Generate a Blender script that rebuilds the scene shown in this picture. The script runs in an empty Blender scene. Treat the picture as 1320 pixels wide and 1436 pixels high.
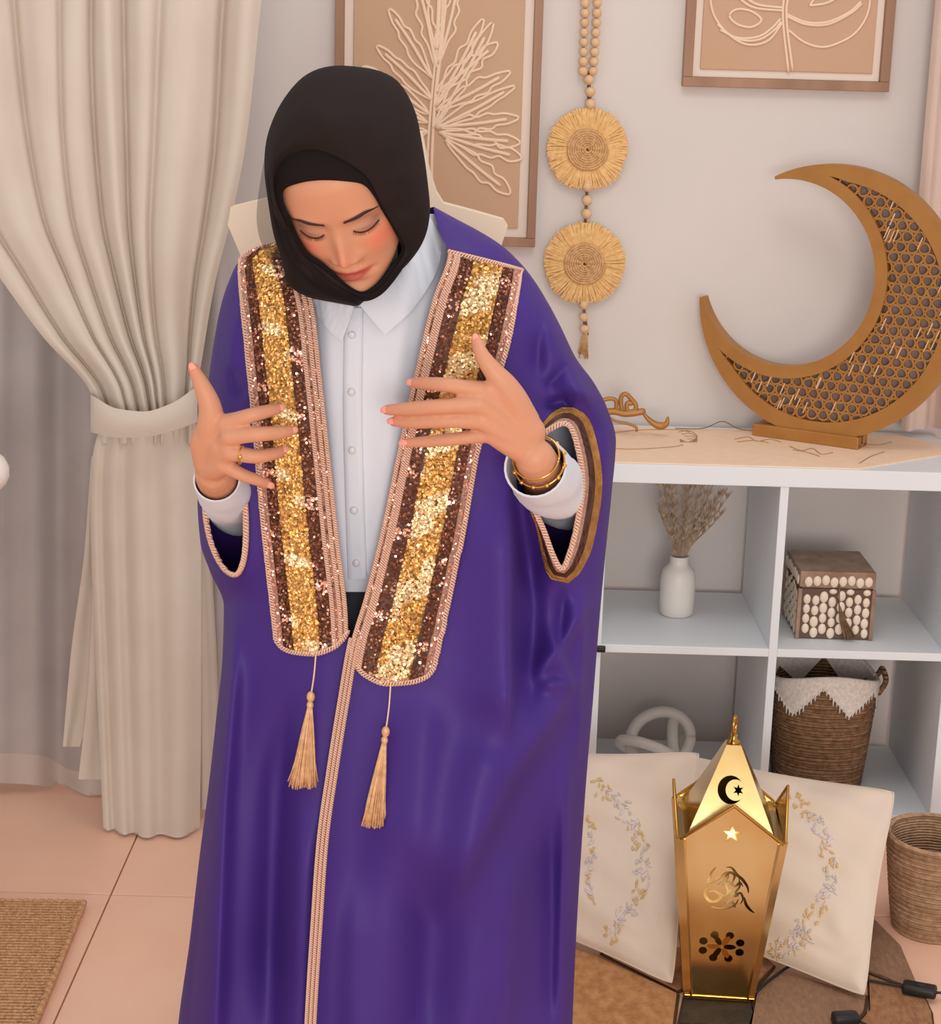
import bpy, bmesh, math, random
import numpy as np
from mathutils import Vector, Matrix, Euler, noise

scene = bpy.context.scene
COL = scene.collection
R = math.radians

# ---------------------------------------------------------------- camera
FPX, CX, CY = 2500.0, 660.0, 718.0
PITCH, ROLL = R(14.3), R(1.6)
CAM = Vector((0.0, 0.0, 1.54))
cam_data = bpy.data.cameras.new('camera')
cam_data.sensor_fit = 'VERTICAL'
cam_data.sensor_height = 24.0
cam_data.lens = FPX / 1436.0 * 24.0
cam_data.clip_start = 0.05
camera = bpy.data.objects.new('camera', cam_data)
COL.objects.link(camera)
CAMROT = Matrix.Rotation(R(90) - PITCH, 3, 'X') @ Matrix.Rotation(ROLL, 3, 'Z')
camera.matrix_world = Matrix.Translation(CAM) @ CAMROT.to_4x4()
scene.camera = camera

# ---------------------------------------------------------------- world, lights, exposure
world = bpy.data.worlds.new('room_light')
scene.world = world
world.use_nodes = True
wbg = world.node_tree.nodes['Background']
wbg.inputs['Color'].default_value = (1.0, 0.955, 0.925, 1)
wbg.inputs['Strength'].default_value = 0.74

def area(name, loc, target, size, power, color):
    l = bpy.data.lights.new(name, 'AREA')
    l.shape = 'DISK'
    l.size = size
    l.energy = power
    l.color = color
    o = bpy.data.objects.new(name, l)
    COL.objects.link(o)
    o.location = loc
    o.rotation_euler = (Vector(target) - Vector(loc)).to_track_quat('-Z', 'Y').to_euler()
    return o
area('filming_lamp_offscreen', (0.30, -2.2, 1.30), (0.25, 3.0, 0.85), 1.5, 84, (1.0, 0.93, 0.86))
area('ceiling_lamp_offscreen', (0.35, 2.2, 2.75), (0.3, 2.75, 0.0), 0.9, 9, (1.0, 0.94, 0.90))

scene.view_settings.view_transform = 'Standard'
scene.view_settings.look = 'None'
scene.view_settings.gamma = 1.0
scene.view_settings.use_curve_mapping = False
scene.view_settings.exposure = 0.06

# ---------------------------------------------------------------- pixel helpers
_M = np.array(CAMROT)
_C = np.array(CAM)
def dirs(px, py):
    px = np.asarray(px, float); py = np.asarray(py, float)
    d = np.stack([(px - CX) / FPX, -(py - CY) / FPX, -np.ones_like(px + py)], -1)
    return d @ _M.T
def P(px, py, Y):
    """points on the ray of a pixel at world depth Y"""
    d = dirs(px, py)
    return _C + d * (np.asarray(Y, float) / d[..., 1])[..., None]
def PZ(px, py, z):
    """point where the ray of a pixel meets the height z"""
    d = dirs(px, py)
    return _C + d * ((z - _C[2]) / d[..., 2])[..., None]
def V(p): return Vector((float(p[0]), float(p[1]), float(p[2])))

def ip(x, xs, ys):
    """smooth monotone-ish interpolation (pchip)"""
    xs = np.asarray(xs, float); ys = np.asarray(ys, float); x = np.asarray(x, float)
    h = np.diff(xs); d = np.diff(ys) / h
    m = np.zeros_like(ys)
    m[0], m[-1] = d[0], d[-1]
    for i in range(1, len(xs) - 1):
        if d[i - 1] * d[i] > 0:
            w1, w2 = 2 * h[i] + h[i - 1], h[i] + 2 * h[i - 1]
            m[i] = (w1 + w2) / (w1 / d[i - 1] + w2 / d[i])
    xc = np.clip(x, xs[0], xs[-1])
    k = np.clip(np.searchsorted(xs, xc, side='right') - 1, 0, len(h) - 1)
    t = (xc - xs[k]) / h[k]
    return ((1 + 2 * t) * (1 - t) ** 2 * ys[k] + t * (1 - t) ** 2 * h[k] * m[k]
            + t * t * (3 - 2 * t) * ys[k + 1] + t * t * (t - 1) * h[k] * m[k + 1])

def spl(pts, n, closed=False):
    """Catmull-Rom resampled to n points evenly by length"""
    p = np.asarray(pts, float)
    if closed: q = np.vstack([p[-1:], p, p[:2]])
    else: q = np.vstack([2 * p[0] - p[1], p, 2 * p[-1] - p[-2]])
    out = []
    for i in range(1, len(q) - 2):
        for t in np.linspace(0, 1, 12, endpoint=False):
            a, b, c, d = q[i - 1], q[i], q[i + 1], q[i + 2]
            out.append(0.5 * (2 * b + (c - a) * t + (2 * a - 5 * b + 4 * c - d) * t * t + (3 * b - a - 3 * c + d) * t ** 3))
    if not closed: out.append(p[-1])
    else: out.append(p[0])
    out = np.array(out)
    L = np.r_[0, np.cumsum(np.linalg.norm(np.diff(out, axis=0), axis=1))]
    s = np.linspace(0, L[-1], n + 1)[:-1] if closed else np.linspace(0, L[-1], n)
    return np.stack([np.interp(s, L, out[:, k]) for k in range(out.shape[1])], 1)

# ---------------------------------------------------------------- materials
def lin(c):
    return tuple(((v / 255) / 12.92 if v / 255 <= 0.04045 else (((v / 255) + 0.055) / 1.055) ** 2.4) for v in c) + (1,)
MATS = {}
def mat(name, c, rough=0.6, metal=0.0, c2=None, nscale=30, bump=0.0, bscale=80, spec=0.5, sheen=0, alpha=1,
        wave=None, attr=None, trans=0, coat=0, stretch=None, sss=0):
    m = bpy.data.materials.new(name); m.use_nodes = True
    nt = m.node_tree; N = nt.nodes; L = nt.links
    b = N['Principled BSDF']
    b.inputs['Base Color'].default_value = lin(c)
    b.inputs['Roughness'].default_value = rough
    b.inputs['Metallic'].default_value = metal
    b.inputs['Specular IOR Level'].default_value = spec
    b.inputs['Sheen Weight'].default_value = sheen
    b.inputs['Alpha'].default_value = alpha
    b.inputs['Coat Weight'].default_value = coat
    if sss:
        b.inputs['Subsurface Weight'].default_value = sss
        b.inputs['Subsurface Radius'].default_value = (0.012, 0.005, 0.003)
        b.inputs['Subsurface Scale'].default_value = 0.6
    tc = N.new('ShaderNodeTexCoord')
    src = tc.outputs['Object']
    if stretch:
        mp = N.new('ShaderNodeMapping'); mp.inputs['Scale'].default_value = stretch
        L.new(src, mp.inputs['Vector']); src = mp.outputs['Vector']
    nz = None
    if c2 is not None:
        nz = N.new('ShaderNodeTexNoise'); nz.inputs['Scale'].default_value = nscale; nz.inputs['Detail'].default_value = 5
        L.new(src, nz.inputs['Vector'])
        cr = N.new('ShaderNodeValToRGB')
        cr.color_ramp.elements[0].position = 0.35; cr.color_ramp.elements[1].position = 0.65
        cr.color_ramp.elements[0].color = lin(c); cr.color_ramp.elements[1].color = lin(c2)
        L.new(nz.outputs['Fac'], cr.inputs['Fac']); L.new(cr.outputs['Color'], b.inputs['Base Color'])
    if attr:
        a = N.new('ShaderNodeAttribute'); a.attribute_name = attr
        L.new(a.outputs['Color'], b.inputs['Base Color'])
    if bump:
        bp = N.new('ShaderNodeBump'); bp.inputs['Strength'].default_value = bump; bp.inputs['Distance'].default_value = 0.01
        if wave:
            w1 = N.new('ShaderNodeTexWave'); w1.bands_direction = wave; w1.inputs['Scale'].default_value = bscale
            w1.inputs['Distortion'].default_value = 2.0
            L.new(src, w1.inputs['Vector']); L.new(w1.outputs['Fac'], bp.inputs['Height'])
        else:
            n2 = N.new('ShaderNodeTexNoise'); n2.inputs['Scale'].default_value = bscale; n2.inputs['Detail'].default_value = 3
            L.new(src, n2.inputs['Vector']); L.new(n2.outputs['Fac'], bp.inputs['Height'])
        L.new(bp.outputs['Normal'], b.inputs['Normal'])
    if trans:
        tr = N.new('ShaderNodeBsdfTranslucent'); tr.inputs['Color'].default_value = lin(c)
        mx = N.new('ShaderNodeMixShader'); mx.inputs['Fac'].default_value = trans
        L.new(b.outputs['BSDF'], mx.inputs[1]); L.new(tr.outputs['BSDF'], mx.inputs[2])
        L.new(mx.outputs['Shader'], N['Material Output'].inputs['Surface'])
    MATS[name] = m
    return m

mat('wall_paint', (216, 208, 204), 0.85, c2=(213, 205, 200), nscale=3, bump=0.03, bscale=200)
mat('tile_ceramic', (246, 200, 174), 0.32, c2=(242, 194, 167), nscale=6, spec=0.4)
mat('grout', (228, 184, 158), 0.9)
mat('jute', (232, 178, 132), 0.95, c2=(204, 150, 104), nscale=160, bump=0.8, bscale=260)
mat('drape', (212, 201, 188), 0.85, c2=(208, 195, 181), nscale=8, bump=0.06, bscale=500, sheen=0.1)
mat('sheer', (182, 174, 172), 0.8, c2=(175, 167, 165), nscale=10, alpha=0.93)
mat('sheer_hem', (192, 179, 170), 0.85)
mat('pink_drape', (214, 190, 178), 0.85, c2=(207, 182, 170), nscale=6)
mat('shelf_white', (226, 230, 234), 0.45, c2=(223, 227, 232), nscale=4)
mat('runner', (246, 216, 188), 0.85, c2=(242, 210, 182), nscale=40, bump=0.1, bscale=700)
mat('runner_thread', (178, 138, 98), 0.7)
mat('moon_gold', (176, 124, 62), 0.42, 0.25, c2=(168, 116, 56), nscale=20)
mat('moon_back', (160, 136, 132), 0.6, c2=(140, 118, 114), nscale=30)
mat('wood', (168, 128, 102), 0.55, c2=(146, 108, 84), nscale=14, stretch=(1, 1, 0.15))
mat('mat_board', (230, 214, 200), 0.7)
mat('canvas', (198, 158, 132), 0.85, c2=(194, 164, 132), nscale=2.0, bump=0.05, bscale=500)
mat('chalk_line', (236, 208, 182), 0.75)
mat('bead', (226, 190, 150), 0.55, c2=(214, 174, 132), nscale=60)
mat('raffia', (238, 196, 134), 0.8, c2=(222, 174, 110), nscale=120)
mat('raffia_coil', (216, 174, 124), 0.85, c2=(190, 146, 98), nscale=140)
mat('porcelain', (226, 220, 212), 0.4)
mat('dry_grass', (188, 164, 140), 0.9, c2=(156, 132, 110), nscale=60)
mat('bone', (232, 214, 194), 0.35)
mat('box_wood', (164, 136, 116), 0.4, c2=(136, 104, 82), nscale=30)
mat('box_gap', (96, 72, 56), 0.6)
mat('twine', (140, 110, 78), 0.9, c2=(110, 82, 56), nscale=100)
mat('basket_brown', (180, 138, 100), 0.9, c2=(140, 102, 70), nscale=90, bump=0.9, bscale=45, wave='Z', stretch=(1, 1, 1))
mat('basket_tan', (198, 160, 126), 0.9, c2=(168, 130, 98), nscale=90, bump=0.6, bscale=60, wave='Z')
mat('yarn_white', (226, 218, 210), 0.9, c2=(206, 196, 188), nscale=150)
mat('pillow', (220, 202, 186), 0.9, c2=(220, 200, 181), nscale=12, bump=0.12, bscale=600)
mat('thread_gold', (212, 178, 124), 0.6)
mat('thread_grey', (200, 190, 188), 0.6)
mat('thread_lilac', (214, 200, 200), 0.6)
mat('lantern_gold', (226, 208, 158), 0.2, 1.0, c2=(210, 168, 96), nscale=5)
mat('lantern_edge', (188, 140, 68), 0.2, 1.0)
mat('hide_gold', (206, 150, 98), 0.8, c2=(178, 120, 72), nscale=40, bump=0.5, bscale=220, stretch=(1.6, 1, 1))
mat('hide_olive', (72, 54, 34), 0.75, c2=(50, 38, 24), nscale=30, bump=0.4, bscale=150)
mat('hide_grey', (164, 126, 98), 0.8, c2=(146, 110, 84), nscale=60, bump=0.5, bscale=220, stretch=(2.5, 1, 1))
mat('hide_tan', (178, 128, 88), 0.8, c2=(152, 104, 68), nscale=60, bump=0.5, bscale=220, stretch=(2.5, 1, 1))
mat('seam', (82, 52, 32), 0.9)
mat('black_plastic', (24, 20, 20), 0.5)
mat('brown_tag', (130, 82, 56), 0.6)
mat('white_plastic', (236, 226, 220), 0.35)
mat('cream_board', (228, 208, 186), 0.7)
# person
mat('skin', (226, 160, 126), 0.5, attr='skin_colour', spec=0.35, sss=0.12)
mat('robe_purple', (68, 42, 126), 0.55, c2=(64, 39, 120), nscale=5, bump=0.04, bscale=900, spec=0.22)
mat('hijab_black', (42, 34, 34), 0.9, c2=(38, 31, 31), nscale=6, bump=0.05, bscale=800, spec=0.1)
mat('underscarf', (22, 16, 16), 0.85, spec=0.2)
mat('chiffon', (40, 34, 33), 0.8, alpha=0.48, spec=0.15)
mat('shirt_white', (217, 221, 231), 0.75, c2=(214, 218, 229), nscale=5)
mat('button', (206, 204, 210), 0.35)
mat('trousers', (38, 36, 44), 0.85)
mat('gold_base', (160, 112, 54), 0.5, 0.6, c2=(186, 136, 72), nscale=90, bump=0.5, bscale=500)
mat('gold_sequin', (190, 138, 76), 0.38, 0.9)
mat('pale_sequin', (224, 190, 142), 0.34, 0.9)
mat('brown_base', (84, 44, 28), 0.5, 0.3, c2=(60, 30, 20), nscale=60)
mat('brown_sequin', (100, 56, 38), 0.4, 0.75)
mat('pink_sequin', (226, 164, 140), 0.25, 0.9)
mat('lace', (206, 164, 146), 0.55, 0.25, c2=(176, 128, 110), nscale=300, bump=0.6, bscale=700)
mat('lace_thread', (226, 186, 164), 0.5, 0.3)
mat('tassel', (204, 158, 112), 0.5, 0.15, c2=(228, 182, 136), nscale=120)
mat('hair_dark', (58, 34, 26), 0.8)
mat('nail', (234, 158, 140), 0.3)
mat('jewel_gold', (224, 176, 92), 0.2, 1.0)
mat('shoe', (30, 26, 26), 0.6)

# ---------------------------------------------------------------- mesh helpers
class MB:
    def __init__(s): s.v = []; s.f = []; s.m = []; s.mi = 0
    def add(s, verts, faces):
        o = len(s.v)
        s.v.extend([tuple(map(float, p)) for p in verts])
        s.f.extend([tuple(o + i for i in f) for f in faces])
        s.m.extend([s.mi] * len(faces))
        return s
    def grid(s, a, cu=False, cv=False, flip=False):
        """a: (rows, cols, 3)"""
        a = np.asarray(a); r, c = a.shape[:2]
        fs = []
        for i in range(r if cv else r - 1):
            for j in range(c if cu else c - 1):
                q = (i * c + j, i * c + (j + 1) % c, ((i + 1) % r) * c + (j + 1) % c, ((i + 1) % r) * c + j)
                fs.append(q[::-1] if flip else q)
        return s.add(a.reshape(-1, 3), fs)
    def loft(s, rings):
        a = np.asarray(rings); r, c = a.shape[:2]
        s.grid(a, cu=True)
        o = len(s.v)
        s.v.append(tuple(a[0].mean(0))); s.v.append(tuple(a[-1].mean(0)))
        b = o - r * c
        for j in range(c):
            s.f.append((o, b + (j + 1) % c, b + j)); s.m.append(s.mi)
            s.f.append((o + 1, b + (r - 1) * c + j, b + (r - 1) * c + (j + 1) % c)); s.m.append(s.mi)
        return s
    def tube(s, path, rad, segs=8, round_caps=False, ref=None, flat=1.0):
        p = np.asarray(path, float); n = len(p)
        rad = np.full(n, rad, float) if np.isscalar(rad) else np.asarray(rad, float)
        t = np.gradient(p, axis=0); t /= np.linalg.norm(t, axis=1)[:, None] + 1e-12
        if ref is None:
            ref = np.array([0, 0, 1.0]) if abs(t[0][2]) < 0.9 else np.array([1.0, 0, 0])
        u = np.asarray(ref, float)
        rings = []; us = []
        for i in range(n):
            u = u - t[i] * (u @ t[i]); u = u / (np.linalg.norm(u) + 1e-12); us.append(u)
        def ring(i, c, r):
            w = np.cross(t[i], us[i])
            ang = np.linspace(0, 2 * np.pi, segs, endpoint=False)
            return c + r * (np.cos(ang)[:, None] * us[i] * flat + np.sin(ang)[:, None] * w)
        if round_caps:
            for a in (80, 55, 28): rings.append(ring(0, p[0] - t[0] * rad[0] * math.sin(R(a)), rad[0] * math.cos(R(a))))
        for i in range(n): rings.append(ring(i, p[i], rad[i]))
        if round_caps:
            for a in (28, 55, 80): rings.append(ring(n - 1, p[-1] + t[-1] * rad[-1] * math.sin(R(a)), rad[-1] * math.cos(R(a))))
        return s.loft(rings)
    def box(s, c, size, rot=None, bev=0.0):
        bm = bmesh.new(); bmesh.ops.create_cube(bm, size=1)
        bmesh.ops.scale(bm, vec=size, verts=bm.verts)
        if bev: bmesh.ops.bevel(bm, geom=bm.edges[:], offset=bev, segments=2, affect='EDGES', profile=0.5)
        if rot is not None: bmesh.ops.transform(bm, matrix=rot.to_4x4(), verts=bm.verts)
        bmesh.ops.translate(bm, vec=c, verts=bm.verts)
        bm.verts.index_update()
        s.add([v.co[:] for v in bm.verts], [tuple(v.index for v in f.verts) for f in bm.faces]); bm.free()
        return s
    def ball(s, c, r, rot=None, nu=12, nv=8):
        r = np.array([r, r, r]) if np.isscalar(r) else np.asarray(r, float)
        th = np.linspace(0.12, np.pi - 0.12, nv); ph = np.linspace(0, 2 * np.pi, nu, endpoint=False)
        a = np.stack([np.sin(th)[:, None] * np.cos(ph), np.sin(th)[:, None] * np.sin(ph), np.repeat(np.cos(th)[:, None], nu, 1)], -1) * r
        if rot is not None: a = a @ np.array(rot).T
        return s.loft((a + np.asarray(c))[::-1])
    def lathe(s, prof, c=(0, 0, 0), n=40, caps=False):
        ph = np.linspace(0, 2 * np.pi, n, endpoint=False)
        rings = [np.stack([r * np.cos(ph), r * np.sin(ph), np.full(n, z)], 1) + np.asarray(c) for r, z in prof]
        return s.loft(rings) if caps else s.grid(np.array(rings), cu=True)
    def plate(s, poly, o, u, v, n, th):
        """2D polygon extruded by th along n (front at o + n*th)"""
        poly = np.asarray(poly, float); o, u, v, n = (np.asarray(k, float) for k in (o, u, v, n))
        k = len(poly)
        back = o + poly[:, :1] * u + poly[:, 1:2] * v
        front = back + n * th
        fs = [tuple(range(k, 2 * k)), tuple(range(k - 1, -1, -1))]
        fs += [(i, (i + 1) % k, k + (i + 1) % k, k + i) for i in range(k)]
        return s.add(np.vstack([back, front]), fs)

BASE = {}
def link(o, parent):
    COL.objects.link(o)
    if parent is not None:
        o.parent = parent
    return o
def obj(name, mb, m, parent=None, smooth=True, base=None, kind=None, label=None):
    me = bpy.data.meshes.new(name)
    b = np.zeros(3)
    if parent is not None: b = BASE[parent.name]
    elif base is not None: b = np.asarray(base, float)
    vs = np.asarray(mb.v, float) - b
    me.from_pydata([tuple(p) for p in vs], [], mb.f)
    for k in (m if isinstance(m, (list, tuple)) else [m]): me.materials.append(MATS[k])
    if isinstance(m, (list, tuple)): me.polygons.foreach_set('material_index', mb.m)
    if smooth: me.polygons.foreach_set('use_smooth', [True] * len(me.polygons))
    bm = bmesh.new(); bm.from_mesh(me); bmesh.ops.recalc_face_normals(bm, faces=bm.faces); bm.to_mesh(me); bm.free()
    me.update()
    o = bpy.data.objects.new(name, me)
    if parent is None and base is not None: o.location = base
    link(o, parent)
    BASE[o.name] = b
    if kind: o['kind'] = kind
    if label: o['label'] = label
    return o
def tag(o, label, cat, group=None):
    o['label'] = label; o['category'] = cat
    if group: o['group'] = group
    return o
def thing(name, loc, label, cat, group=None):
    o = bpy.data.objects.new(name, None); o.empty_display_size = 0.05
    COL.objects.link(o); o.location = tuple(map(float, loc)); BASE[o.name] = np.asarray(loc, float)
    return tag(o, label, cat, group)
def inst(name, mesh, loc, parent, rot=None, scale=None):
    """a part that shares mesh data; loc in world space, parent unrotated"""
    o = bpy.data.objects.new(name, mesh); link(o, parent)
    b = BASE[parent.name] if parent is not None else np.zeros(3)
    o.location = tuple(np.asarray(loc, float) - b)
    if rot is not None: o.rotation_euler = rot
    if scale is not None: o.scale = scale
    BASE[o.name] = np.asarray(loc, float)
    return o
def mesh_of(name, mb, m, smooth=True):
    o = obj(name, mb, m, smooth=smooth); me = o.data
    bpy.data.objects.remove(o); return me
def structure(o): o['kind'] = 'structure'; return o
rng = random.Random(7)
# ================================================================ the room
YW = 3.87
mb = MB(); mb.box((0, YW + 0.05, 1.4), (6.0, 0.1, 2.9))
structure(obj('wall_back', mb, 'wall_paint', smooth=False))
mb = MB(); mb.box((0, 1.4, -0.035), (6.0, 5.0, 0.05))
floor = structure(obj('floor', mb, 'grout', smooth=False))
TX, TY, TS = -0.655, 3.06, 0.60
mbt = MB(); mbt.box((0, 0, 0), (TS - 0.003, TS - 0.003, 0.012), bev=0.0012)
tile_me = mesh_of('tile', mbt, 'tile_ceramic', smooth=False)
for i in range(-4, 5):
    for j in range(-6, 2):
        cx, cy = TX + (i + 0.5) * TS, TY + (j + 0.5) * TS
        if cy + TS / 2 > YW - 0.001 or abs(cx) > 2.9: continue
        inst('floor_tile', tile_me, (cx, cy, -0.006), floor)
mbt = MB(); mbt.box((0, 0, 0), (TS - 0.004, YW - TY - TS - 0.006, 0.012), bev=0.0012)
cut_me = mesh_of('cut_tile', mbt, 'tile_ceramic', smooth=False)
for i in range(-4, 5):
    inst('floor_tile', cut_me, (TX + (i + 0.5) * TS, (YW + TY + TS) / 2, -0.006), floor)

# ---------------------------------------------------------------- curtains
def cloth_rows(ys, xl, xr, n, depth, disp):
    """curtain grid: rows ys (pixels), between xl(y), xr(y); disp(s, y) in metres"""
    s = np.linspace(0, 1, n)
    yy = np.repeat(np.asarray(ys, float)[:, None], n, 1)
    ss = np.repeat(s[None], len(ys), 0)
    l = xl(yy); r = xr(yy)
    return P(l + ss * (r - l), yy, depth - disp(ss, yy)), ss, yy

def two_sided(mb, a, th=0.002):
    mb.grid(a)
    return mb

DY = 3.36
hem_d = lambda px: px * 0
drape = thing('curtain', (P(205, 1180, DY)[0], DY, 0), 'long cream drape gathered by a cloth tieback beside a grey sheer', 'curtain')
folds = [(0.04, 0.07, .030), (0.22, 0.08, .040), (0.37, 0.05, .030), (0.48, 0.045, .032), (0.575, 0.03, .034), (0.66, 0.035, .030), (0.79, 0.075, .038), (0.955, 0.04, .040)]
def fold_disp(ss, yy, amp=1.0):
    d = np.zeros_like(ss)
    for c, w, a in folds:
        cc = c + 0.012 * np.sin(yy / 170 + c * 20)
        d += a * np.exp(-np.abs((ss - cc) / w) ** 2.4)
    for c, w, a in ((.13, .012, .016), (.305, .010, .018), (.425, .009, .016), (.53, .008, .02), (.615, .008, .018), (.705, .012, .014), (.90, .012, .024)):
        d -= a * np.exp(-((ss - c - 0.010 * np.sin(yy / 170 + c * 20)) / w) ** 2)
    return d * amp + 0.0015 * np.sin(ss * 30 + yy / 90)
xl = lambda y: ip(y, [-160, 150, 300, 390, 470, 553, 600, 625], [-150, -110, -62, 0, 58, 128, 140, 140])
xr = lambda y: ip(y, [-160, 0, 200, 300, 400, 500, 560, 625], [388, 367, 345, 326, 301, 284, 275, 274])
a, ss, yy = cloth_rows(np.linspace(-160, 622, 150), xl, xr, 240, DY,
                       lambda s, y: fold_disp(s, y) * ip(y, [-160, 380, 560, 622], [1, .95, .75, .6]) + 0.03 * ip(y, [-160, 400, 570, 622], [0, .1, 1, .9]) * (1 - (2 * s - 1) ** 2))
obj('upper_drape', MB().grid(a), 'drape', drape)
xl2 = lambda y: ip(y, [596, 640, 720, 900, 1060, 1182], [141, 130, 127, 133, 140, 146])
xr2 = lambda y: ip(y, [596, 640, 800, 1000, 1182], [274, 276, 282, 282, 280])
f2 = [(0.03, .06, .022), (.20, .08, .022), (.44, .11, .022), (.80, .16, .026)]
def disp2(s, y):
    d = np.zeros_like(s)
    for c, w, am in f2: d += am * np.exp(-np.abs((s - c) / w) ** 2.4)
    return d * ip(y, [596, 700, 1182], [.5, .9, 1.2]) + 0.035 * (1 - (2 * s - 1) ** 2)
a, _, _ = cloth_rows(np.linspace(596, 1182, 110), xl2, xr2, 150, DY, disp2)
wob = (np.linspace(0, 1, 110) ** 12)[:, None]
a[..., 2] = np.maximum(a[..., 2], 0.006)
obj('lower_drape', MB().grid(a), 'drape', drape)
# two shorter folds of the same curtain hanging behind, left, and one strip on the right
for (pts_l, pts_r, y0, y1, dy) in (((128, 118, 100, 88), (150, 150, 150, 112), 640, 1047, .05), ((134, 130, 124, 110), (170, 170, 170, 170), 680, 1093, .03),
                                   ((262, 270, 276, 280), (285, 298, 306, 310), 640, 1135, .05)):
    ks = np.linspace(y0, y1, 4)
    a, _, _ = cloth_rows(np.linspace(y0, y1, 60), lambda y: ip(y, ks, pts_l), lambda y: ip(y, ks, pts_r), 40, DY + dy,
                         lambda s, y: 0.007 * np.sin(s * 5 + 1) + 0.002 * np.sin(s * 11))
    obj('back_fold', MB().grid(a), 'drape', drape)
# tieback band
s = np.linspace(0, 1, 50)
bx = 127 + s * (277 - 127)
top = ip(s, [0, .25, .5, .75, 1], [553, 573, 577, 566, 541]); bot = ip(s, [0, .25, .5, .75, 1], [606, 614, 613, 605, 592])
rows = []
for k in np.linspace(0, 1, 9):
    rows.append(P(bx, top + k * (bot - top), DY - 0.055 - 0.062 * np.sqrt(np.clip(1 - (2 * s - 1) ** 2, 0, 1)) - 0.006 * math.sin(k * math.pi)))
back = []
for k in np.linspace(0, 1, 9):
    back.append(P(bx, top + k * (bot - top), DY - 0.02 + 0.03 * np.sqrt(np.clip(1 - (2 * s - 1) ** 2, 0, 1))))
band = np.concatenate([np.array(rows), np.array(back)[:, ::-1]], 1)
obj('tieback', MB().grid(band, cu=True), 'drape', drape)

# sheer behind it, hem band as its own part
SY = 3.52
sheer = thing('sheer_curtain', (-1.05, SY, 0), 'grey sheer curtain with a pale hem hanging behind the drape', 'curtain')
sx = lambda y: y * 0 - 150.0
sr = lambda y: y * 0 + 320.0
def sd(s, y): return 0.028 * np.sin(s * 21 + 0.6) + 0.012 * np.sin(s * 47)
def hem_row(px): return ip(px, [-150, 0, 60, 100, 150, 320], [1096, 1098, 1102, 1122, 1130, 1130])
cols = np.linspace(-150, 320, 160); sc = (cols + 150) / 470
def srow(y): return P(cols, y, SY - sd(sc, 0))
rowsA = [srow(np.full(160, -160.0) + k * (hem_row(cols) - 42 + 160)) for k in np.linspace(0, 1, 60)]
rowsB = [srow(hem_row(cols) - 42 + k * 42) for k in np.linspace(0, 1, 6)]
for rws in (rowsA, rowsB):
    for q in rws: q[:, 2] = np.maximum(q[:, 2], 0.004)
obj('sheer_panel', MB().grid(np.array(rowsA)), 'sheer', sheer)
obj('hem_band', MB().grid(np.array(rowsB)), 'sheer_hem', sheer)

# pale curtain at the right, behind the shelf unit
cp = thing('curtain', (P(1340, 700, 3.80)[0], 3.80, 0.785), 'pale pink curtain hanging beside the crescent moon above the shelf unit', 'curtain')
zt = np.linspace(0.785, 2.5, 40)
x0 = P(1287, 300, 3.80)[0]
s = np.linspace(0, 1, 90)
a = np.zeros((40, 90, 3))
for i, z in enumerate(zt):
    a[i, :, 0] = x0 + s * 0.55 + 0.004 * np.sin(z * 3)
    a[i, :, 1] = 3.80 - 0.022 * np.sin(s * 34 + 0.4) - 0.01 * np.sin(s * 80)
    a[i, :, 2] = z
obj('curtain_panel', MB().grid(a), 'pink_drape', cp)

# ---------------------------------------------------------------- rugs
c0 = PZ(118, 1268, 0.008); c1 = PZ(40, 1460, 0.008)
lx, ly = c0[0], c0[1]
dx = (c1 - c0); dx[2] = 0; dx /= np.linalg.norm(dx)
ox = np.array([-dx[1] * -1, dx[0] * -1, 0])
side = np.array([dx[1], -dx[0], 0]); side = side if side[0] < 0 else -side
rugth = 0.010
base = c0 * [1, 1, 0]
mbr = MB()
n, m_ = 60, 40
A = np.zeros((n, m_, 3))
for i in range(n):
    for j in range(m_):
        q = base + dx * (i / (n - 1) * 1.3) + side * (j / (m_ - 1) * 0.9)
        A[i, j] = q; A[i, j, 2] = rugth + 0.0015 * math.sin(i * 2.3) * math.cos(j * 1.9)
mbr.grid(A)
edge = np.vstack([A[0], A[1:, -1], A[-1, ::-1][1:], A[::-1, 0][1:-1]])
low = edge.copy(); low[:, 2] = 0.0
mbr.grid(np.array([edge, low]), cu=True)
rug = thing('jute_rug', base, 'brown woven jute rug on the floor below the curtain', 'rug')
obj('rug_field', mbr, 'jute', rug)
mbe = MB()
for pth in (A[0] + [0, 0, .001], A[:, 0] + [0, 0, .001]):
    L = np.linspace(0, 1, 300); kk = np.linspace(0, 1, len(pth))
    pp = np.stack([np.interp(L, kk, pth[:, q]) for q in range(3)], 1)
    pp[:, 2] += 0.0015 * np.sin(np.arange(300) * 1.3)
    mbe.tube(pp, 0.006, 6)
obj('braided_edge', mbe, 'jute', rug)
mbw = MB()                       # raised weave ribs across the field
for i in range(0, 130):
    f = i / 130
    q0 = base + dx * (f * 1.3); q1 = q0 + side * 0.9
    k = np.linspace(0, 1, 46)[:, None]
    pp = q0 + k * (q1 - q0); pp[:, 2] = rugth + 0.0015 + 0.0015 * np.sin(np.arange(46) * np.pi + i * np.pi) 
    mbw.tube(pp, 0.0042, 4)
obj('weave', mbw, 'jute', rug, kind='stuff')

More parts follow.
